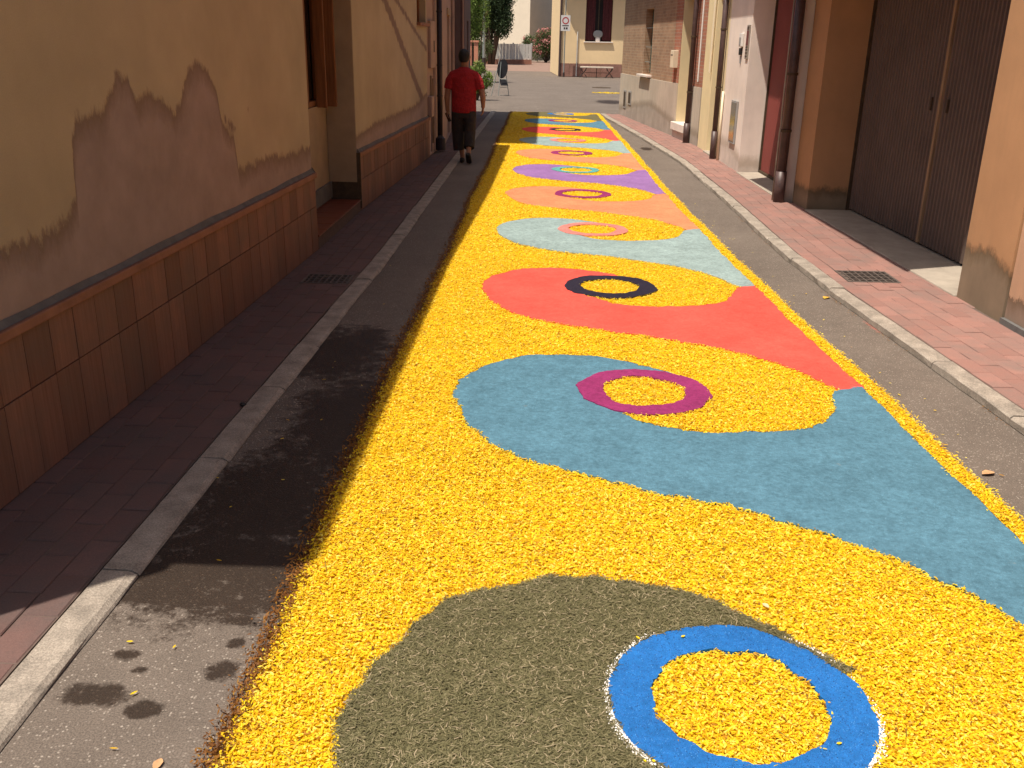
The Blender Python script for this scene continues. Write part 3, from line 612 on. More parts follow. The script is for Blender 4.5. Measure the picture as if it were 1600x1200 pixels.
MB().box(6.42, 6.44, .0, .40, .36, 2.74).build('jamb', M['cream'], bh, MRC)
dd = MB().box(6.45, 7.39, .30, .35, .36, 2.74).build('door', M['wood'], bh, MRC); MB().box(7.2, 7.24, .26, .2995, 1.25, 1.4).build('handle', M['metal'], dd, MRC)
MB().box(6.38, 7.44, -.10, .42, .20, .355).build('doorstep', M['marble'], bh, MRC, bevel=.008)
MB().box(6.36, 7.46, -.045, -.027, .03, .197).build('step_riser', M['marble'], bh, MRC)
p3 = MB().tube([(7.72, -.09, .3), (7.72, -.09, 4.5)], .048, 12).build('downpipe', M['pipe'], bh, MRC, smooth=True)
MB().tube([(7.72, -.09, .03), (7.72, -.09, .42)], .062, 12).build('pipe_foot', M['pipe'], p3, MRC, smooth=True)
for z in (1.0, 2.0): MB().tube([(7.72, -.09, z-.014), (7.72, -.09, z+.014)], .058, 12).build('bracket', M['castiron'], p3, MRC)
MB().box(7.42, 8.29, -.006, -.002, 1.103, 4.5).build('brick_pier', M['brickr'], bh, MRC); MB().box(5.86, 6.40, -.006, -.002, 1.103, 4.5).build('brick_pier', M['brickr'], bh, MRC)
MB().tube([(8.0, -.02, 1.2), (8.0, -.02, 4.5)], .016, 8).build('cable_pipe', M['whitepl'], bh, MRC)

# ================================================================== far piazza
def far_house():
    Mx = frame((.90, 57), (7.0, 57.3)); y = empty('yellow_house', M=Mx, label='pale yellow house with a curtained window across the square', cat='house')
    wall(0, 6.1, .02, 6, .4, [(1.43, 2.94, 1.93, 4.4)]).build('wall', M['yellowhouse'], y, Mx)
    MB().box(.003, 6.09, .405, 9, .02, 5.99).build('building_shell', M['yellowhouse'], y, Mx)
    MB().box(-.3, 6.2, -.3, 9, 6, 6.2).build('roof', M['roof'], y, Mx)
    for i in range(9): MB().box(i*.6+.01, i*.6+.592, -.035, -.002, .02, .735).build('plinth_slab', M['path'], y, Mx)
    MB().prism([(-.1+.5*(1-math.cos(t)), -.66+.5*(1-math.sin(t))) for t in [k*math.pi/12 for k in range(7)]]+[(6.0, -.66), (6.0, -.003), (-.1, -.003)], 4.85, 5.0).build('balcony', M['slab'], y, Mx, fixn=True)
    wn = MB().box(1.43, 2.94, .22, .24, 1.93, 4.4).build('window', M['glassdark'], y, Mx)
    for a, b in ((1.45, 1.98), (2.40, 2.92)):
        c = MB(); n = 10
        for i in range(n):
            x0, x1 = a+(b-a)*i/n, a+(b-a)*(i+1)/n; f = lambda q: .16+.03*math.sin(q*30)
            c.quad((x0, f(x0), 2.0), (x1, f(x1), 2.0), (x1, f(x1), 4.4), (x0, f(x0), 4.4))
        c.build('curtain', M['curtain'], wn, Mx)
    for x in (1.45, 2.18, 2.92): MB().box(x-.03, x+.03, .17, .215, 1.95, 4.4).build('window_frame', M['castiron'], wn, Mx)
    MB().box(1.36, 3.02, -.10, .16, 1.87, 1.928).build('window_sill', M['marble'], y, Mx, bevel=.01)
    MB().tube([(.02, -.07, .03), (.02, -.07, 6)], .06, 10).build('downpipe', M['pipe'], y, Mx)
    MB().tube([(1.0, -.06, .03), (1.0, -.06, 2.45)], .03, 8).build('gas_pipe', M['whitepl'], y, Mx)
    return Mx
MYH = far_house()
# ornament on the sill
orn = empty('window_ornament', M=MYH @ Matrix.Translation((2.16, .03, 1.93)), label='pale round backed ornament standing on the sill of the curtained window', cat='ornament')
MO = WM[orn.name]
MB().ell([((0, 0, z), (r, 0, 0), (0, .05, 0)) for z, r in ((0, .10), (.06, .14), (.20, .13), (.24, .06))], 14).build('base', M['marble'], orn, MO, smooth=True)
MB().ell([((0, 0, z), (r, 0, 0), (0, .04, 0)) for z, r in ((.22, .16), (.30, .25), (.42, .28), (.54, .22), (.60, .10))], 16).build('body', M['greypl'], orn, MO, smooth=True)
# parking sign
ps = empty('parking_sign', (1.17, 56.4, 0), label='grey street sign with a red ring on a thin pole before the yellow house', cat='sign')
MB().tube([(1.17, 56.4, 0), (1.17, 56.4, 4.3)], .035, 10).build('pole', M['pole'], ps)
MB().tube([(1.17, 56.4, .005), (1.17, 56.4, .25)], .06, 10).build('pole_foot', M['iron'], ps)
sp = MB().box(.92, 1.44, 56.32, 56.345, 2.46, 3.28).build('plate', M['signwhite'], ps)
def ring3(c, r0, r1, y, n=28):
    b = MB(); b.v = [(c[0]+r*math.cos(2*math.pi*k/n), y, c[1]+r*math.sin(2*math.pi*k/n)) for r in (r0, r1) for k in range(n)]
    b.f = [(k, (k+1) % n, n+(k+1) % n, n+k) for k in range(n)]; return b
ring3((1.18, 3.0), .13, .19, 56.316).build('red_ring', M['signred'], sp)
for (x0, x1, z) in ((1.0, 1.36, 2.72), (1.08, 1.16, 2.55), (1.20, 1.30, 2.55)): MB().box(x0, x1, 56.314, 56.3195, z, z+.045 if z > 2.6 else z+.1).build('print', M['iron'], sp)
MB().tube([(1.10, 56.2, 1.2), (1.10, 56.2, 1.9)], .05, 8).build('reflector', M['whitepl'], ps) if False else None
# bench
bn = empty('bench', (3.02, 56.2, 0), label='stone topped bench with curled iron legs against the yellow house', cat='bench')
MB().box(2.10, 3.95, 55.95, 56.45, .53, .60).build('seat', M['benchslab'], bn, bevel=.01)
for x in (2.28, 3.75):
    for sy in (56.0, 56.40):
        sgn = -1 if x < 3 else 1
        MB().tube([(x-.16, sy, .53), (x-.12, sy, .40), (x, sy, .28), (x+.12, sy, .40), (x+.16, sy, .53)], .02, 6).build('leg', M['iron'], bn)
        MB().tube([(x-.20, sy, .005), (x-.12, sy, .14), (x, sy, .25), (x+.12, sy, .14), (x+.20, sy, .005)], .02, 6).build('leg', M['iron'], bn)
MB().tube([(3.02, 56.2, .005), (3.02, 56.2, .53)], .02, 6).build('leg', M['iron'], bn); MB().tube([(2.28, 56.2, .27), (3.75, 56.2, .27)], .014, 6).build('stretcher', M['iron'], bn)
# sheets on the square
MB().quad((-9, 66, .004), (.9, 66, .004), (2.9, 100, .004), (-9, 100, .004)).build('path', M['path'], kind='structure', label='red brick path rising past the garden fence')
tag(MB().ell([((2.6, 43.7, .004), (.42, 0, 0), (0, .5, 0)), ((2.6, 43.7, .012), (.42, 0, 0), (0, .5, 0))], 20).build('manhole_cover', M['castiron']), 'dark round manhole cover in the square', 'manhole cover')
# easel sign
es = empty('easel_sign', (-1.5, 35.4, 0), label='easel with a dark oval board and a lower dark panel at the street end', cat='sign')
for (a, b) in (((-1.83, 35.3, .005), (-1.56, 35.4, 1.26)), ((-1.21, 35.5, .005), (-1.40, 35.42, 1.2)), ((-1.58, 35.2, .005), (-1.50, 35.38, 1.22))): MB().tube([a, b], .014, 6).build('leg', M['pole'], es)
ob = MB().ell([((-1.45, 35.36, .93), (.001, 0, 0), (0, 0, .001)), ((-1.45, 35.36, .93), (.19, 0, 0), (.03, 0, .33)), ((-1.45, 35.39, .93), (.19, 0, 0), (.03, 0, .33)), ((-1.45, 35.39, .93), (.001, 0, 0), (0, 0, .001))], 24).build('oval_board', M['board'], es)
lo = MB().add([(-1.56, 35.30, .58), (-1.33, 35.34, .58), (-1.23, 35.30, .36), (-1.50, 35.26, .36), (-1.56, 35.325, .58), (-1.33, 35.365, .58), (-1.23, 35.325, .36), (-1.50, 35.285, .36)], [(0, 3, 2, 1), (4, 5, 6, 7), (0, 1, 5, 4), (1, 2, 6, 5), (2, 3, 7, 6), (3, 0, 4, 7)]).build('lower_panel', M['board'], es)
for a, b in (((-1.53, 35.3, .03), (-1.22, 35.45, .03)), ((-1.53, 35.3, .30), (-1.25, 35.45, .30)), ((-1.5, 35.24, .58), (-1.3, 35.28, .58))): MB().tube([a, b], .010, 6).build('crossbar', M['pole'], es)
# lamp pole
lp = empty('lamp_post', (-3.6, 60, 0), label='slim grey lamp post in front of the dark tree', cat='lamp post')
MB().tube([(-3.6, 60, 0), (-3.6, 60, 7)], [.09, .06], 10).build('pole', M['pole'], lp); MB().tube([(-3.6, 60, 0), (-3.6, 60, .9)], .12, 10).build('pole_base', M['iron'], lp)
MB().tube([(-3.6, 60, 6.9), (-3.2, 59.6, 7.2), (-2.8, 59.2, 7.2)], .04, 8).build('arm', M['pole'], lp); MB().box(-2.95, -2.5, 58.95, 59.2, 7.12, 7.24).build('lamp_head', M['greypl'], lp)
# garden fence
fn = empty('garden_fence', (-3, 78, 0), label='white board fence on a low brick wall beside the path', cat='fence')
A, B = Vector((-6.6, 85.6)), Vector((-1.05, 86.9)); dv = (B-A).normalized(); Lf = (B-A).length; MF = frame(A, B)
MB().box(0, Lf, -.12, .12, .004, .38).build('low_wall', M['brickr'], fn, MF)
nb = 20
for i in range(nb): MB().box(i*Lf/nb+.012, (i+1)*Lf/nb-.012, -.02+.006*(i % 2), .02, .40, 1.66).build('board', M['fence'], fn, MF)
for i in range(8): MB().box(i*Lf/7-.06, i*Lf/7+.06, .03, .15, .382, 1.75).build('post', M['fence'], fn, MF)
# salmon gate posts
for i, (x, y) in enumerate(((-3.30, 44.5), (-2.98, 44.0))):
    g_ = empty('gate_post', (x, y, 0), label=('salmon painted gate post at the foot of the tall oleander', 'salmon painted gate post next to the green plant')[i], cat='post', group='salmon gate posts')
    MB().box(x-.09, x+.09, y-.09, y+.09, .004, 1.78).build('shaft', M['postsalmon'], g_, bevel=.01); MB().box(x-.13, x+.13, y-.13, y+.13, 1.783, 1.86).build('capstone', M['postsalmon'], g_, bevel=.01)
# cream house far behind, its corner towards us
Mc1 = frame((-11, 115.5), (-1.57, 108.4)); cb = empty('cream_building', M=Mc1, label='tall plain cream building behind the oleander, one face in shade', cat='building')
d_ = Vector((-1.57+11, 108.4-115.5)); Lc = d_.length
wall(0, Lc, .02, 12, .4, [(2.0, 3.2, 4.6, 6.6), (6.2, 7.4, 7.6, 9.6)]).build('wall', M['creamhouse'], cb, Mc1)
for (a, c) in ((2.0, 4.6), (6.2, 7.6)):
    q = MB().box(a, a+1.2, .2, .23, c, c+2).build('window', M['glassdark'], cb, Mc1); MB().box(a-.1, a+1.3, -.08, .19, c-.08, c-.002).build('window_sill', M['marble'], cb, Mc1)
MB().box(0, Lc, .403, 9, .02, 11.99).build('building_shell', M['creamhouse'], cb, Mc1)
MB().box(-.3, Lc+.3, -.3, 9.3, 12, 12.25).build('roof', M['roof'], cb, Mc1)
sb = empty('stone_house', (1.6, 99, 0), label='rubble stone house corner between the cream building and the yellow house', cat='house')
MB().box(1.0, 8, 100, 108, .004, 8).build('wall', M['stone'], sb); MB().box(.8, 8.2, 99.8, 108.2, 8, 8.2).build('roof', M['roof'], sb)
s_ = MB().box(.80, .998, 99.9, 100.6, .01, 7.9).build('drain_chase', M['castiron'], sb)

# ------------------------------------------------------------------ plants
def leaves(blobs, n, size, seed, asp=2.2, up=.3):
    r = np.random.default_rng(seed); wts = np.array([b[3]*b[4]*b[5] for b in blobs]); wts = wts/wts.sum(); idx = r.choice(len(blobs), n, p=wts)
    B = np.array(blobs)[idx]; d = r.normal(size=(n, 3)); d /= np.linalg.norm(d, axis=1)[:, None]; rad = r.uniform(.35, 1.08, n)**.6
    # ragged: clump noise
    P = B[:, :3]+d*B[:, 3:6]*rad[:, None]; P += r.normal(size=(n, 3))*size*.5
    a = r.normal(size=(n, 3)); a[:, 2] += up; a /= np.linalg.norm(a, axis=1)[:, None]; b = np.cross(a, r.normal(size=(n, 3))); b /= np.linalg.norm(b, axis=1)[:, None]
    L = size*r.uniform(.6, 1.3, n)[:, None]; W = L/asp
    V = np.stack([P-a*L*.5, P+b*W*.5, P+a*L*.5, P-b*W*.5], 1).reshape(-1, 3); V[:, 2] = np.maximum(V[:, 2], .02)
    F = np.arange(n*4).reshape(-1, 4); return V, F
def clumps(c, rad, n, seed, k=.38, low=.0):
    r = random.Random(seed); out = []
    for _ in range(n):
        while True:
            p = [r.uniform(-1, 1) for _ in range(3)]
            if sum(q*q for q in p) < 1: break
        s = r.uniform(.6, 1.2)*k
        out.append((c[0]+p[0]*rad[0]*.8, c[1]+p[1]*rad[1]*.8, c[2]+p[2]*rad[2]*.8, rad[0]*s, rad[1]*s, rad[2]*s))
    return out
def shrub(name, label, cat, base, c, rad, nb, n, size, mat, seed, flowers=0, trunk=.08, asp=2.2, group=None, fs=None, k=.38):
    root = empty(name, base, label=label, cat=cat, group=group); bl = clumps(c, rad, nb, seed, k)
    V, F = leaves(bl, n, size, seed, asp); npobj('crown', npmesh('crown', V, F), M[mat], root)
    t = MB(); b0 = Vector(base)
    for q in bl[:: max(1, nb//9)]:
        mid = (b0+Vector(q[:3]))/2+Vector((random.uniform(-.1, .1), random.uniform(-.1, .1), .05)); st = b0+Vector((random.uniform(-1, 1)*trunk, random.uniform(-1, 1)*trunk, .0))
        t.tube([st, mid, Vector(q[:3])], [trunk, trunk*.6, trunk*.25], 6)
    t.build('trunk', M['bark'], root, smooth=True)
    if flowers:
        r = np.random.default_rng(seed+5); pick = r.choice(len(bl), max(3, flowers//14)); fb = []
        for i in pick:
            q = bl[i]; d = r.normal(size=3); d[1] = -abs(d[1]); d[2] = abs(d[2])*.8; d /= np.linalg.norm(d); s_ = (fs or size)*1.1
            fb.append((q[0]+d[0]*q[3], q[1]+d[1]*q[4], q[2]+d[2]*q[5], s_, s_, s_))
        V, F = leaves(fb, flowers, fs or size, seed+3, 1.2); npobj('flowers', npmesh('flowers', V, F), M['flower'], root)
    return root
shrub('evergreen_tree', 'big dark evergreen tree behind the garden fence', 'tree', (-4.4, 84, .0), (-4.3, 84, 4.6), (1.75, 1.7, 2.9), 46, 26000, .17, 'leaf_dark', 3, trunk=.16, asp=2)
shrub('background_tree', 'dark leafy tree filling the gap left of the lamp post', 'tree', (-8.0, 92, .0), (-7.6, 92, 5.0), (3.2, 2, 4.4), 40, 20000, .24, 'leaf_dark', 13, trunk=.2)
shrub('oleander_bush', 'round oleander bush full of pink flowers at the end of the path', 'bush', (.2, 95.5, .0), (.15, 95.5, 1.7), (1.75, 1.3, 1.55), 46, 16000, .16, 'leaf_mid', 5, flowers=1500, fs=.13, trunk=.06, asp=3.5)
shrub('oleander_bush', 'tall pale green oleander with few pink flowers above the salmon posts', 'bush', (-3.25, 46.5, .0), (-3.25, 46.5, 3.2), (.72, .7, 1.75), 30, 9000, .11, 'leaf_light', 8, flowers=170, fs=.08, trunk=.05, asp=3.2)
shrub('oleander_bush', 'low oleander with pink flowers over the fence end', 'bush', (-1.6, 96, .0), (-1.7, 96, 1.5), (.9, .8, .9), 16, 4500, .15, 'leaf_mid', 15, flowers=420, fs=.12, trunk=.05, asp=3.2)
shrub('climbing_shrub', 'sparse pale shrub growing against the fence boards', 'bush', (-4.5, 75, .0), (-4.5, 75, 1.2), (.8, .5, 1.1), 14, 2600, .12, 'leaf_mid', 21, trunk=.03)
shrub('green_plant', 'bright green leafy plant by the house corner ahead of the man', 'plant', (-2.15, 32.5, .0), (-2.08, 32.5, .70), (.36, .36, .52), 16, 2400, .10, 'leaf_light', 33, trunk=.02, asp=2.6)
shrub('ivy_bush', 'dark green bush against the stone house', 'bush', (2.0, 97, .0), (2.0, 97, 1.8), (.8, .7, 1.7), 16, 5000, .16, 'leaf_mid', 27, trunk=.05)

# ================================================================== flower carpet
Y0, Y1 = -.5, 27.25
CL = lambda y: -.835+.012*math.sin(y*.9)+.006*math.sin(y*3.1)
_cr = [(-1, 2.12), (3.57, 2.05), (5.2, 1.98), (7.64, 1.86), (10.2, 1.79), (12.7, 1.735), (18.4, 1.70), (26.75, 1.60), (28, 1.59)]
CR = lambda y: float(np.interp(y, [p[0] for p in _cr], [p[1] for p in _cr]))+.008*math.sin(y*2.7)
WRx = lambda y: CR(y)-.105
TPL = [(1.885, 0), (1.80, -.035), (1.70, -.12), (1.645, -.26), (1.60, -.40), (1.50, -.57), (1.33, -.68), (1.12, -.735), (.93, -.755), (.74, -.73), (.55, -.62), (.40, -.45), (.30, -.30), (.333, -.077), (.465, .075), (.667, .105), (.83, .125), (.76, .20), (.64, .285), (.45, .385), (.26, .435), (.06, .425), (-.14, .345), (-.32, .15), (-.42, -.06), (-.44, -.30), (-.40, -.50), (-.34, -.68), (-.23, -.91), (-.10, -1.09), (.06, -1.21), (.34, -1.35), (.48, -1.42), (.69, -1.48), (.87, -1.56), (1.11, -1.69), (1.32, -1.84), (1.50, -2.02), (1.61, -2.20), (1.68, -2.38), (1.74, -2.52)]
TPL0 = [p for p in TPL[:13]]+[(.305, -.10), (.455, .087), (.67, .125), (.82, .055), (.885, -.02), (.965, .0), (.89, .075), (.79, .20), (.62, .35), (.40, .45), (.10, .47), (-.17, .38), (-.32, .25), (-.45, -.01), (-.51, -.18), (-.53, -.33), (-.51, -.50), (-.44, -.70)]+TPL[28:]
YR = [2.50, 5.15, 7.55, 10.0, 12.45, 14.87, 17.2, 19.5, 21.95, 24.45, 26.8]
def catmull(P, closed=False, step=.02):
    P = [np.array(p, float) for p in P]; out = []
    n = len(P)
    for i in range(n-1):
        a, b, c, d = P[max(i-1, 0)], P[i], P[i+1], P[min(i+2, n-1)]; k = max(2, int(np.linalg.norm(c-b)/step))
        for t in np.arange(k)/k: out.append(.5*((2*b)+(c-a)*t+(2*a-5*b+4*c-d)*t*t+(3*b-a-3*c+d)*t**3))
    out.append(P[-1]); return np.array(out)
def outline(i, yr, step):
    yn = YR[i-1] if i else yr-2.55
    per = yr-yn
    pts = []
    for x, dy in (TPL0 if i == 0 else TPL):
        y = yr+(dy if dy > -1.3 else -1.3+(dy+1.3)*((per-1.3)/(2.44-1.3)))
        sc = (WRx(y)+.44)/(1.885+.44); pts.append((-.44+(x+.44)*sc, y))
    C = catmull(pts, step=step); m = len(C); r = np.random.default_rng(100+i); amp = .010
    j = r.normal(size=(m, 2)); ker = np.ones(3)/3; j = np.stack([np.convolve(j[:, k], ker, 'same') for k in (0, 1)], 1)*amp
    j2 = r.normal(size=(m, 2)); ker = np.ones(9)/9; j2 = np.stack([np.convolve(j2[:, k], ker, 'same') for k in (0, 1)], 1)*amp*2.2
    C = C+j+j2
    yb = np.arange(C[-1][1]+.04, C[0][1], .08)
    E_ = np.array([(WRx(y)+r.normal()*.006, y) for y in yb])
    return np.concatenate([C, E_]) if len(E_) else C
def inside(P, poly):
    x, y = P[:, 0], P[:, 1]; c = np.zeros(len(P), bool); n = len(poly); j = n-1
    for i in range(n):
        xi, yi = poly[i]; xj, yj = poly[j]
        if yi != yj:
            k = ((yi > y) != (yj > y)) & (x < (xj-xi)*(y-yi)/(yj-yi)+xi); c ^= k
        j = i
    return c
def slab(poly, z0, z1, name, mat, parent, hole=None, **k):
    b = bmesh.new(); vs = [b.verts.new((x, y, z1)) for x, y in poly]
    if hole is None:
        b.free(); b = bmesh.new(); n = len(poly); P_ = [Vector((float(x), float(y))) for x, y in poly]
        lo, hi = poly.min(0), poly.max(0); st = .045 if lo[1] < 7 else .12
        gx, gy = np.meshgrid(np.arange(lo[0], hi[0], st), np.arange(lo[1], hi[1], st)); g = np.column_stack([gx.ravel(), gy.ravel()])+rng.uniform(-.3, .3, (gx.size, 2))*st; g = g[inside(g, poly)]
        cv, ce, cf, _, _, _ = delaunay_2d_cdt(P_+[Vector((float(x), float(y))) for x, y in g], [(q, (q+1) % n) for q in range(n)], [list(range(n))], 1, 1e-5)
        top = [b.verts.new((v.x, v.y, z1+.0035*mnoise.noise((v.x*7, v.y*7, 1.3)))) for v in cv]
        for f in cf:
            try: b.faces.new([top[q] for q in f])
            except ValueError: pass
        vs = [b.verts.new((x, y, z1+.001)) for x, y in poly]
    else:
        hv = [b.verts.new((x, y, z1)) for x, y in hole]; n = len(vs)
        for q in range(n): b.faces.new((vs[q], vs[(q+1) % n], hv[(q+1) % n], hv[q]))
    for loop in ([vs] if hole is None else [vs, hv]):
        lo = [b.verts.new((v.co.x*1.0, v.co.y, z0)) for v in loop]; n = len(loop)
        for q in range(n): b.faces.new((loop[q], lo[q], lo[(q+1) % n], loop[(q+1) % n]))
    bmesh.ops.recalc_face_normals(b, faces=b.faces)
    m = bpy.data.meshes.new(name); b.to_mesh(m); b.free(); m.update(); m.materials.append(mat)
    o = tag(link(bpy.data.objects.new(name, m), parent), **k); return o
carpet = empty('flower_carpet', (0.6, 2, 0), label='long street carpet of yellow petals with swirling coloured waves', cat='flower carpet')
OL, BL, RE, LB_, PE, PU = (.13, .112, .052), (.098, .215, .29), (.70, .088, .066), (.29, .375, .365), (.62, .22, .108), (.26, .135, .32)
WC = [('olive', OL), ('blue', BL), ('red', RE), ('light blue', LB_), ('peach', PE), ('violet', PU), ('peach', PE), ('light blue', LB_), ('red', RE), ('blue', BL), ('olive', OL)]
MA_, NA, PI_, TU, CO = (.27, .032, .125), (.026, .021, .036), (.66, .21, .18), (.11, .34, .32), (.022, .15, .44)
RC_ = [('cobalt blue', CO), ('magenta', MA_), ('navy', NA), ('pink', PI_), ('magenta', MA_), ('turquoise', TU), ('magenta', MA_), ('pink', PI_), ('navy', NA), ('magenta', MA_), ('cobalt blue', CO)]
sm = {}
def SD(n, c, bare=None, g=.35):
    if n not in sm: sm[n] = sawdust(n.replace(' ', '_')+'_sawdust', c, g, bare)
    return sm[n]
# bed of petals
ys = np.arange(Y0, Y1+.01, .1); bedp = [(CL(y), y) for y in ys]+[(CR(y), y) for y in ys[::-1]]
bb = MB()
for a_, b_ in zip(ys[:-1], ys[1:]): bb.prism([(CL(a_), a_), (CR(a_), a_), (CR(b_), b_), (CL(b_), b_)], .003, .011)
bb.build('petal_bed', M['bed'], carpet)
WAVES = []; RINGS = []
for i, yr in enumerate(YR):
    poly = outline(i, yr, .02 if yr < 9 else .05); WAVES.append(poly)
    n, c = WC[i]; wv = slab(poly, .004, .021, 'wave', SD(n, c, (.22, .22, .20) if n in ('blue', 'light blue') else None, .42 if 'blue' in n else .26), carpet, label='%s sawdust wave' % n if n != 'olive' else 'olive dry grass wave')
    cx, cy = .615*(WRx(yr)+.44)/(2.325)+.035*0, yr-.18; ro, ri = (.385, .255) if i == 0 else (.365, .235)
    if i in (3, 4, 5): ri += .015
    r = np.random.default_rng(i+50); na = 150 if i < 3 else 80; th = np.arange(na)*2*math.pi/na
    def wob(): q = r.normal(size=na); return np.convolve(np.concatenate([q, q, q]), np.ones(5)/5, 'same')[na:2*na]*.012+sum(r.normal()*.0035*np.sin(k*th+r.uniform(0, 6)) for k in (2, 3, 5))
    po = (ro+wob())[:, None]*np.stack([np.cos(th), np.sin(th)], 1)+(cx, cy); pi = (ri+wob())[:, None]*np.stack([np.cos(th), np.sin(th)], 1)+(cx, cy)
    n2, c2 = RC_[i]; slab(po, .006, .026, 'ring', SD(n2, c2), wv, hole=pi, label='%s sawdust ring' % n2); RINGS.append((po, pi))
def on_yellow(P, grow=0):
    ok = np.ones(len(P), bool)
    for poly, (po, pi) in zip(WAVES, RINGS):
        lo, hi = min(poly[:, 1].min(), po[:, 1].min())-.1, max(poly[:, 1].max(), po[:, 1].max())+.1
        k = np.where((P[:, 1] > lo) & (P[:, 1] < hi))[0]
        if not len(k): continue
        Q = P[k]; a = inside(Q, poly); o = inside(Q, po); h = inside(Q, pi)
        ok[k[(a & ~h) | (o & ~h)]] = False
    return ok
def petals(P, z0, z1, size, seed, near=True, tilt=.30, wid=.5):
    r = np.random.default_rng(seed); n = len(P); L = size*r.uniform(.5, 1.55, n); W = size*wid*r.uniform(.32, 1.15, n); C = np.column_stack([P, r.uniform(z0, z1, n)])
    yaw = r.uniform(0, 2*math.pi, n); pt = r.normal(size=n)*tilt; rl = r.normal(size=n)*tilt; cu = r.uniform(-.3, .5, n)
    ca, sa = np.cos(yaw), np.sin(yaw); ax = np.column_stack([ca*np.cos(pt), sa*np.cos(pt), np.sin(pt)]); bx = np.column_stack([-sa*np.cos(rl), ca*np.cos(rl), np.sin(rl)]); nx = np.cross(ax, bx)
    if near: prof = [(-.5, 0, 0), (-.18, .5, 1), (.25, .42, 1), (.5, 0, .5), (.25, -.42, 1), (-.18, -.5, 1)]
    else: prof = [(-.5, 0, 0), (.05, .5, .6), (.5, 0, 0), (.05, -.5, .6)]
    V = np.stack([C+ax*(L*a)[:, None]+bx*(W*b)[:, None]+nx*(W*cu*c*.6)[:, None] for a, b, c in prof], 1); m = len(prof); V = V.reshape(-1, 3); V[:, 2] = np.maximum(V[:, 2], .0105)
    i0 = np.arange(n)[:, None]*m
    F = np.concatenate([i0+np.array([[0, 1, 2, 3]]), i0+np.array([[0, 3, 4, 5]])]) if near else i0+np.array([[0, 1, 2, 3]])
    return V, F
def sample(y0, y1, dens, fn=None):
    n = int((y1-y0)*2.95*dens); P = np.column_stack([rng.uniform(-.86, 2.10, n), rng.uniform(y0, y1, n)])
    cl = np.array([CL(y) for y in P[:, 1]]); cr = np.array([CR(y) for y in P[:, 1]]); e = rng.normal(size=n)*.012
    return P[(P[:, 0] > cl+e) & (P[:, 0] < cr+e)]
Vs, Fs, off = [], [], 0
for (a, b, dens, size, near, zz) in ((1.3, 3.3, 38000, .0145, True, .027), (3.3, 5.2, 27000, .0152, True, .027), (5.2, 8.5, 16000, .018, False, .026), (8.5, 14, 8000, .023, False, .025), (14, Y1, 3600, .030, False, .023), (Y0, 1.3, 3000, .035, False, .03)):
    P = sample(a, b, dens); P = P[on_yellow(P+rng.normal(size=P.shape)*.006)]
    V, F = petals(P, .012, zz, size, int(a*10)+70, near); Vs.append(V); Fs.append(F+off); off += len(V)
npobj('petals', npmesh('petals', np.concatenate(Vs), np.concatenate(Fs)), M['petal'], carpet, kind='stuff', label='loose yellow flower petals')
# trim of petals down the right edge is part of the bed; withered brown trim on the left edge
n = 26000; yy = 1.2+(rng.uniform(0, 1, n)**1.7)*(Y1-1.2); P = np.column_stack([np.array([CL(y) for y in yy])-.012+rng.normal(size=n)*.026, yy])
V, F = petals(P, .010, .028, .018, 5, False, .6, .45); npobj('withered_trim', npmesh('withered_trim', V, F), M['rust'], carpet, kind='stuff', label='rust brown withered petals along the edge')
# grass clippings on the near olive wave
def blades(poly, dens, size, seed, po):
    lo, hi = poly.min(0), poly.max(0); lo = np.maximum(lo, (-9, 1.2)); n = int(np.prod(hi-lo)*dens); P = rng.uniform(lo-.02, hi+.02, (n, 2)); P = P[inside(P+rng.normal(size=P.shape)*.006, poly) & ~inside(P, po)]
    r = np.random.default_rng(seed); n = len(P); L = size*r.uniform(.4, 1.5, n)[:, None]; yaw = r.uniform(0, 6.28, n); bend = r.normal(size=n)*.5
    z = r.uniform(.019, .030, n); w_ = (.0011*r.uniform(.7, 1.6, n))[:, None]
    d0 = np.column_stack([np.cos(yaw), np.sin(yaw), r.normal(size=n)*.12]); d1 = np.column_stack([np.cos(yaw+bend), np.sin(yaw+bend), r.normal(size=n)*.15]); pn = np.column_stack([-np.sin(yaw), np.cos(yaw), np.zeros(n)])
    C = np.column_stack([P, z]); A_ = C-d0*L*.5; B_ = C+d1*L*.5
    V = np.stack([A_-pn*w_, A_+pn*w_, C+pn*w_, C-pn*w_, B_+pn*w_*.5, B_-pn*w_*.5], 1).reshape(-1, 3); V[:, 2] = np.maximum(V[:, 2], .0215)
    i0 = np.arange(n)[:, None]*6; return V, np.concatenate([i0+np.array([[0, 1, 2, 3]]), i0+np.array([[3, 2, 4, 5]])])
V, F = blades(WAVES[0], 52000, .026, 3, RINGS[0][0]); npobj('grass_clippings', npmesh('grass_clippings', V, F), M['grass'], carpet, kind='stuff', label='dry olive grass clippings')
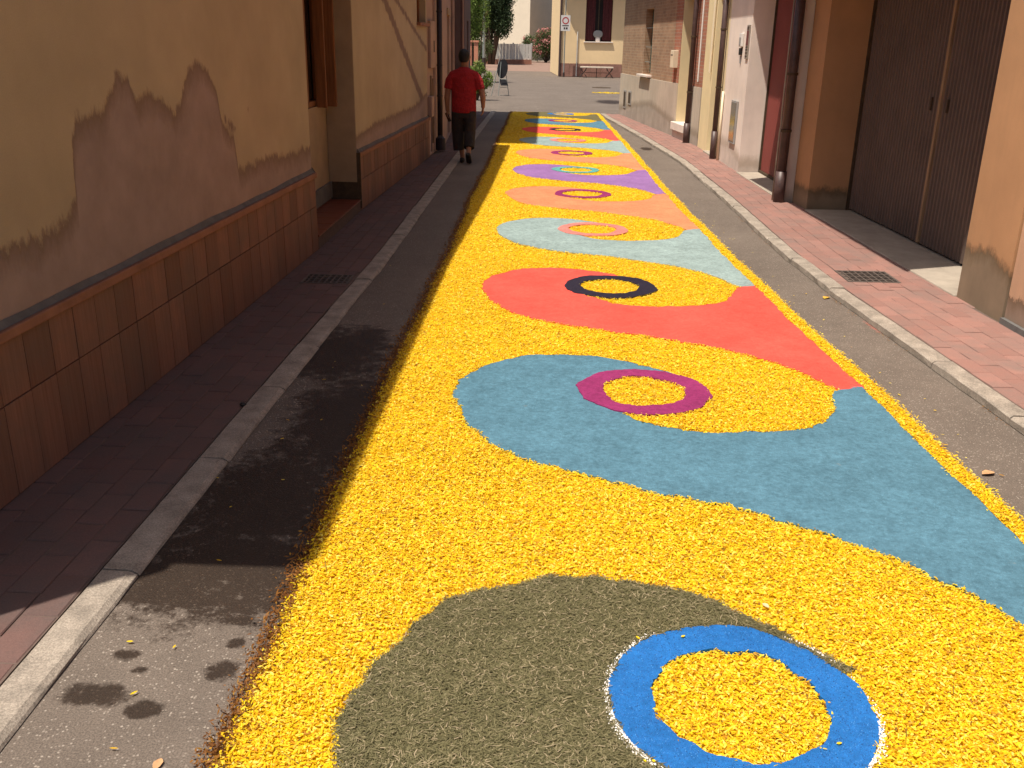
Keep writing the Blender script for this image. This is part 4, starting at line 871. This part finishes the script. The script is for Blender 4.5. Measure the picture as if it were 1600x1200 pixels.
# white grains round the cobalt ring
def grains(P, s, seed, z=.022):
    r = np.random.default_rng(seed); n = len(P); S = s*r.uniform(.5, 1.4, n)[:, None]; C = np.column_stack([P, np.full(n, z)])
    T = np.array([(1, 0, -.3), (-.5, .87, -.3), (-.5, -.87, -.3), (0, 0, .9)]); V = np.stack([C+S*t for t in T], 1).reshape(-1, 3); i0 = np.arange(n)[:, None]*4
    return V, np.concatenate([i0+np.array([f]) for f in ((0, 1, 3), (1, 2, 3), (2, 0, 3))])
po, pi = RINGS[0]; cc = po.mean(0); n = 1300; th = np.concatenate([rng.normal(3.55, .33, n//2), rng.normal(5.75, .3, n//4), rng.normal(2.6, .25, n//8), rng.normal(.75, .12, n//20)]); rr = .392+np.abs(rng.normal(size=len(th)))*.009-.004
V, F = grains(np.column_stack([cc[0]+rr*np.cos(th), cc[1]+rr*np.sin(th)]), .0026, 9, .027); npobj('salt_grains', npmesh('salt_grains', V, None, F), M['salt'], carpet, kind='stuff', label='spilt white grains beside the cobalt ring')
# coarse grains on the cobalt ring: dark and pale specks
n = 9000; th = rng.uniform(0, 6.28, n); rr = np.sqrt(rng.uniform(.262**2, .378**2, n)); Q = np.column_stack([cc[0]+rr*np.cos(th), cc[1]+rr*np.sin(th)])
V, F = grains(Q, .0022, 19, .0262); npobj('cobalt_grains', npmesh('cobalt_grains', V, None, F), petalmat('cobalt_grain', [(0, (.012, .05, .16)), (.3, (.025, .15, .46)), (.85, (.03, .19, .55)), (1, (.10, .33, .70))]), carpet, kind='stuff', label='coarse cobalt blue grains')
# stems and stray bits among the petals
P = sample(1.4, 8, 55); P = P[on_yellow(P)]; V, F = petals(P, .03, .037, .075, 31, False, .12, .035); npobj('stems', npmesh('stems', V, F), M['twig'], carpet, kind='stuff', label='thin flower stems lying among the petals')
# petals strayed on to the asphalt, the ring and the waves
n = 80; yv = rng.uniform(1.6, 12, n); P = np.column_stack([np.array([CR(y) for y in yv])+np.abs(rng.normal(size=n))*.10+.01, yv]); n2 = 22; yv = rng.uniform(1.6, 9, n2)
P = np.concatenate([P, np.column_stack([rng.uniform(-1.4, -.9, n2), yv]), np.column_stack([cc[0]+.31*np.cos(rng.uniform(0, 6.28, 14)), cc[1]+.31*np.sin(rng.uniform(0, 6.28, 14))])])
V, F = petals(P, .004, .008, .019, 41, True, .25); V[-14*6:, 2] += .022
npobj('stray_petals', npmesh('stray_petals', V, F), M['petal'], label='yellow petals strayed on to the asphalt beside the carpet', kind='stuff')
n = 500; P = np.column_stack([rng.uniform(1.95, 3.3, n), rng.normal(38.9, .32, n)]); P = P[np.abs(P[:, 1]-38.9) < .25+.3*np.sin(P[:, 0]*3)**2]
V, F = petals(P, .006, .02, .09, 43, False, .3); npobj('petal_patch', npmesh('petal_patch', V, F), M['petal'], label='patch of yellow petals laid on the square', kind='stuff')
n = 420; yv = rng.uniform(4.6, 11, n); P = np.column_stack([np.array([xat(KR, y) for y in yv])-.012-np.abs(rng.normal(size=n))*.022, yv]); P = P[(np.sin(yv*2.1)+np.sin(yv*5.3+1)) > .1]
V, F = petals(P, .004, .009, .016, 61, False, .3); npobj('gutter_litter', npmesh('gutter_litter', V, F), M['rust'], label='dry brown litter gathered along the sunlit kerb', kind='stuff')
def leaf(x, y, z, L, a, mat, label, g='dry leaves fallen on the street'):
    b = MB(); prof = [(-.5, 0), (-.25, .2), (.1, .27), (.35, .14), (.5, 0)]
    vs = [(px*L, 0, .005) for px, _ in prof]+[(px*L, w_*L, .005+.25*w_*L) for i, (px, w_) in enumerate(prof)]+[(px*L, -w_*L, .005+.35*w_*L) for px, w_ in prof]
    b.add(vs, [(i, i+1, 6+i, 5+i) for i in range(4)]+[(i+1, i, 10+i, 11+i) for i in range(4)])
    tag(b.build('fallen_leaf', mat, None, Matrix.Translation((x, y, z)) @ Matrix.Rotation(a, 4, 'Z') @ Matrix.Rotation(.06, 4, 'Y'), smooth=True), label, 'leaf', g)
M['dryleaf'] = simple('dry_leaf', (.50, .28, .14), .2, 30, .7, 0); M['paleleaf'] = simple('pale_leaf', (.62, .45, .26), .15, 30, .7, 0); M['amberleaf'] = simple('amber_leaf', (.62, .36, .05), .15, 30, .7, 0)
leaf(2.115, 4.03, .004, .085, .5, M['dryleaf'], 'tan dry leaf against the petal edge beside the blue wave')
leaf(2.27, 7.25, -.001, .10, 1.0, M['amberleaf'], 'amber leaf in the gutter beside the sunlit kerb')
leaf(.82, 2.82, .030, .035, 2.0, M['paleleaf'], 'small pale leaf lying on the yellow petals above the olive wave')
leaf(-.985, 2.0, -.001, .05, 1.6, M['dryleaf'], 'orange leaf on bare asphalt beside the brown petal trim')
tag(MB().ell([((-1.53, 4.57, .024+z), (r_, 0, 0), (0, r_*.8, 0)) for z, r_ in ((0, .014), (.008, .020), (.016, .012))], 8).build('pebble', M['black']), 'small black pebble on the shaded kerb', 'pebble')

# ================================================================== the man in red
PB = Vector((-1.235, 15.45, 0)); MP = Matrix.Translation(PB)
man = empty('person', M=MP, label='person in red t-shirt and black cropped trousers walking away along the kerb', cat='person')
def organic(mb, name, mat, parent, vox, sm_=4, **k):
    o = mb.build(name, mat, parent, MP, smooth=True, fixn=True, **k); r = o.modifiers.new('remesh', 'REMESH'); r.mode = 'VOXEL'; r.voxel_size = vox; r.use_smooth_shade = True
    s = o.modifiers.new('smooth', 'SMOOTH'); s.factor = .5; s.iterations = sm_; return o
def limb(b, pts, n=14):
    rings = []
    for i, (p, r) in enumerate(pts):
        p = Vector(p); d = (Vector(pts[min(i+1, len(pts)-1)][0])-Vector(pts[max(i-1, 0)][0])).normalized(); a = d.cross(Vector((0, 1, 0)))
        if a.length < .2: a = d.cross(Vector((1, 0, 0)))
        a.normalize(); c = d.cross(a); rx, ry = r if isinstance(r, tuple) else (r, r); rings.append((p, a*rx, c*ry))
    b.ell(rings, n)
b = MB()
# head and neck, trunk, one surface with limbs
b.ell([((.01, .015, z), (rx, 0, 0), (0, ry, 0)) for z, rx, ry in ((1.40, .075, .07), (1.47, .058, .06), (1.52, .062, .075), (1.56, .072, .092), (1.62, .077, .098), (1.67, .068, .088), (1.705, .035, .05))], 16)
b.ell([((0, 0, z), (rx, 0, 0), (0, ry, 0)) for z, rx, ry in ((.80, .15, .10), (.95, .155, .105), (1.15, .155, .10), (1.32, .175, .10), (1.41, .13, .075), (1.45, .06, .06))], 18)
for s in (-1, 1):
    b.ell([((.01+s*.078, .01, 1.575), (.012, 0, 0), (0, .02, .008)), ((.01+s*.088, .01, 1.605), (.010, 0, 0), (0, .024, .008)), ((.01+s*.086, .012, 1.635), (.006, 0, 0), (0, .014, .006))], 8)
b.ell([((.01, .115, 1.60), (.008, 0, 0), (0, .01, .004)), ((.01, .125, 1.575), (.014, 0, 0), (0, .014, .004)), ((.01, .115, 1.56), (.008, 0, 0), (0, .008, .003))], 8)
armL = [((-.15, 0, 1.37), .06), ((-.215, .0, 1.27), .056), ((-.252, -.005, 1.12), .047), ((-.268, .01, 1.0), .046), ((-.268, .04, .85), .033), ((-.266, .045, .80), .033)]
armR = [((.15, 0, 1.37), .06), ((.22, 0, 1.27), .056), ((.275, -.02, 1.13), .048), ((.300, -.02, 1.02), .047), ((.302, .01, .90), .033), ((.300, .015, .86), .033)]
limb(b, armL); limb(b, armR)
def hand(b, w_, side, curl):
    w_ = Vector(w_); dn = Vector((0, .12, -1)).normalized()
    limb(b, [(w_, (.022, .03)), (w_+dn*.045, (.018, .042)), (w_+dn*.085, (.015, .042))], 10)
    for i, L in enumerate((.066, .076, .072, .056)):
        p = w_+dn*.08+Vector((0, .031-.021*i, 0)); c = Vector((-side*curl, .05, -1)).normalized(); q = p+c*L*.5; c2 = Vector((-side*curl*2.4, .05, -1)).normalized()
        limb(b, [(p, .0095), (q, .009), (q+c2*L*.5, .0075)], 8)
    p = w_+dn*.025+Vector((-side*.006, .034, 0)); limb(b, [(p, .012), (p+Vector((-side*.012, .026, -.030)), .0105), (p+Vector((-side*.022, .030, -.058)), .008)], 8)
hand(b, (-.266, .045, .81), -1, .35); hand(b, (.300, .015, .87), 1, .4)
# legs: left planted, right pushing off with the heel up
legL = [((-.085, 0, .86), .09), ((-.082, .04, .62), .075), ((-.068, .055, .46), .056), ((-.05, .04, .30), .052), ((-.03, .02, .12), .036), ((-.025, .015, .07), .038)]
legR = [((.085, 0, .86), .09), ((.088, -.02, .62), .075), ((.085, -.02, .47), .056), ((.085, -.12, .33), .052), ((.09, -.21, .20), .036), ((.09, -.235, .165), .038)]
limb(b, legL); limb(b, legR)
limb(b, [((-.028, -.03, .045), (.035, .035)), ((-.03, .06, .045), (.038, .03)), ((-.035, .16, .03), (.042, .018))], 10)
limb(b, [((.09, -.26, .13), (.035, .03)), ((.09, -.20, .07), (.038, .028)), ((.095, -.15, .03), (.042, .02))], 10)
organic(b, 'body', M['skin'], man, .0085, 3)
# clothes
b = MB()
b.ell([((.0, .0, z), (rx, 0, 0), (0, ry, 0)) for z, rx, ry in ((.775, .195, .135), (.80, .197, .137), (.92, .195, .134), (1.05, .195, .132), (1.18, .200, .130), (1.30, .205, .125), (1.38, .185, .11), (1.425, .13, .09), (1.455, .075, .075), (1.465, .07, .07))], 22)
limb(b, [((-.10, 0, 1.36), (.075, .08)), ((-.165, 0, 1.335), (.078, .08)), ((-.215, 0, 1.26), (.078, .078)), ((-.238, 0, 1.16), (.076, .076)), ((-.242, 0, 1.135), (.076, .076))])
limb(b, [((.10, 0, 1.36), (.075, .08)), ((.165, 0, 1.335), (.078, .08)), ((.222, -.004, 1.26), (.078, .078)), ((.252, -.012, 1.16), (.076, .076)), ((.257, -.013, 1.135), (.076, .076))])
organic(b, 'tshirt', M['shirt'], man, .011, 3)
b = MB()
b.ell([((0, 0, z), (rx, 0, 0), (0, ry, 0)) for z, rx, ry in ((.70, .165, .118), (.80, .178, .122), (.90, .17, .118))], 20)
limb(b, [((-.092, 0, .80), (.105, .12)), ((-.100, .02, .66), (.100, .11)), ((-.100, .045, .46), (.096, .10)), ((-.092, .04, .30), (.092, .095)), ((-.082, .03, .19), (.090, .092))])
limb(b, [((.092, 0, .80), (.105, .12)), ((.096, -.01, .66), (.098, .11)), ((.096, -.025, .47), (.092, .10)), ((.094, -.10, .34), (.088, .092)), ((.094, -.155, .245), (.086, .088))])
organic(b, 'trousers', M['pants'], man, .011, 3)
b = MB()
b.ell([((.0, -.006 if z > 1.56 else -.016, z), (rx, 0, 0), (0, ry, 0)) for z, rx, ry in ((1.53, .05, .06), (1.55, .070, .082), (1.575, .080, .094), (1.61, .087, .105), (1.65, .086, .106), (1.69, .074, .092), (1.717, .052, .066), (1.733, .02, .028))], 18)
hr = organic(b, 'hair', M['hair'], man, .008, 2)
for nm, pts in (('shoe', [((-.026, -.075, .035), (.035, .03)), ((-.027, -.03, .045), (.043, .042)), ((-.031, .08, .042), (.047, .038)), ((-.037, .175, .028), (.047, .024)), ((-.038, .205, .022), (.03, .014))]),
                ('shoe', [((.09, -.315, .175), (.036, .03)), ((.09, -.275, .135), (.044, .038)), ((.092, -.20, .068), (.047, .036)), ((.095, -.135, .026), (.047, .022)), ((.096, -.10, .02), (.03, .012))])):
    b = MB(); limb(b, pts); organic(b, nm, M['shoe'], man, .009, 2)
ph = MB().box(-.008, .008, -.038, .038, -.075, .075).build('smartphone', M['black'], None, MP @ Matrix.Translation((-.258, .055, .70)) @ Matrix.Rotation(R(-24), 4, 'Y') @ Matrix.Rotation(R(35), 4, 'Z'), bevel=.005, label="black phone held in the walking person's left hand", cat='phone')
MB().box(-.0095, -.0082, -.034, .034, -.066, .066).build('screen', M['glassdark'], ph, WM[ph.name])
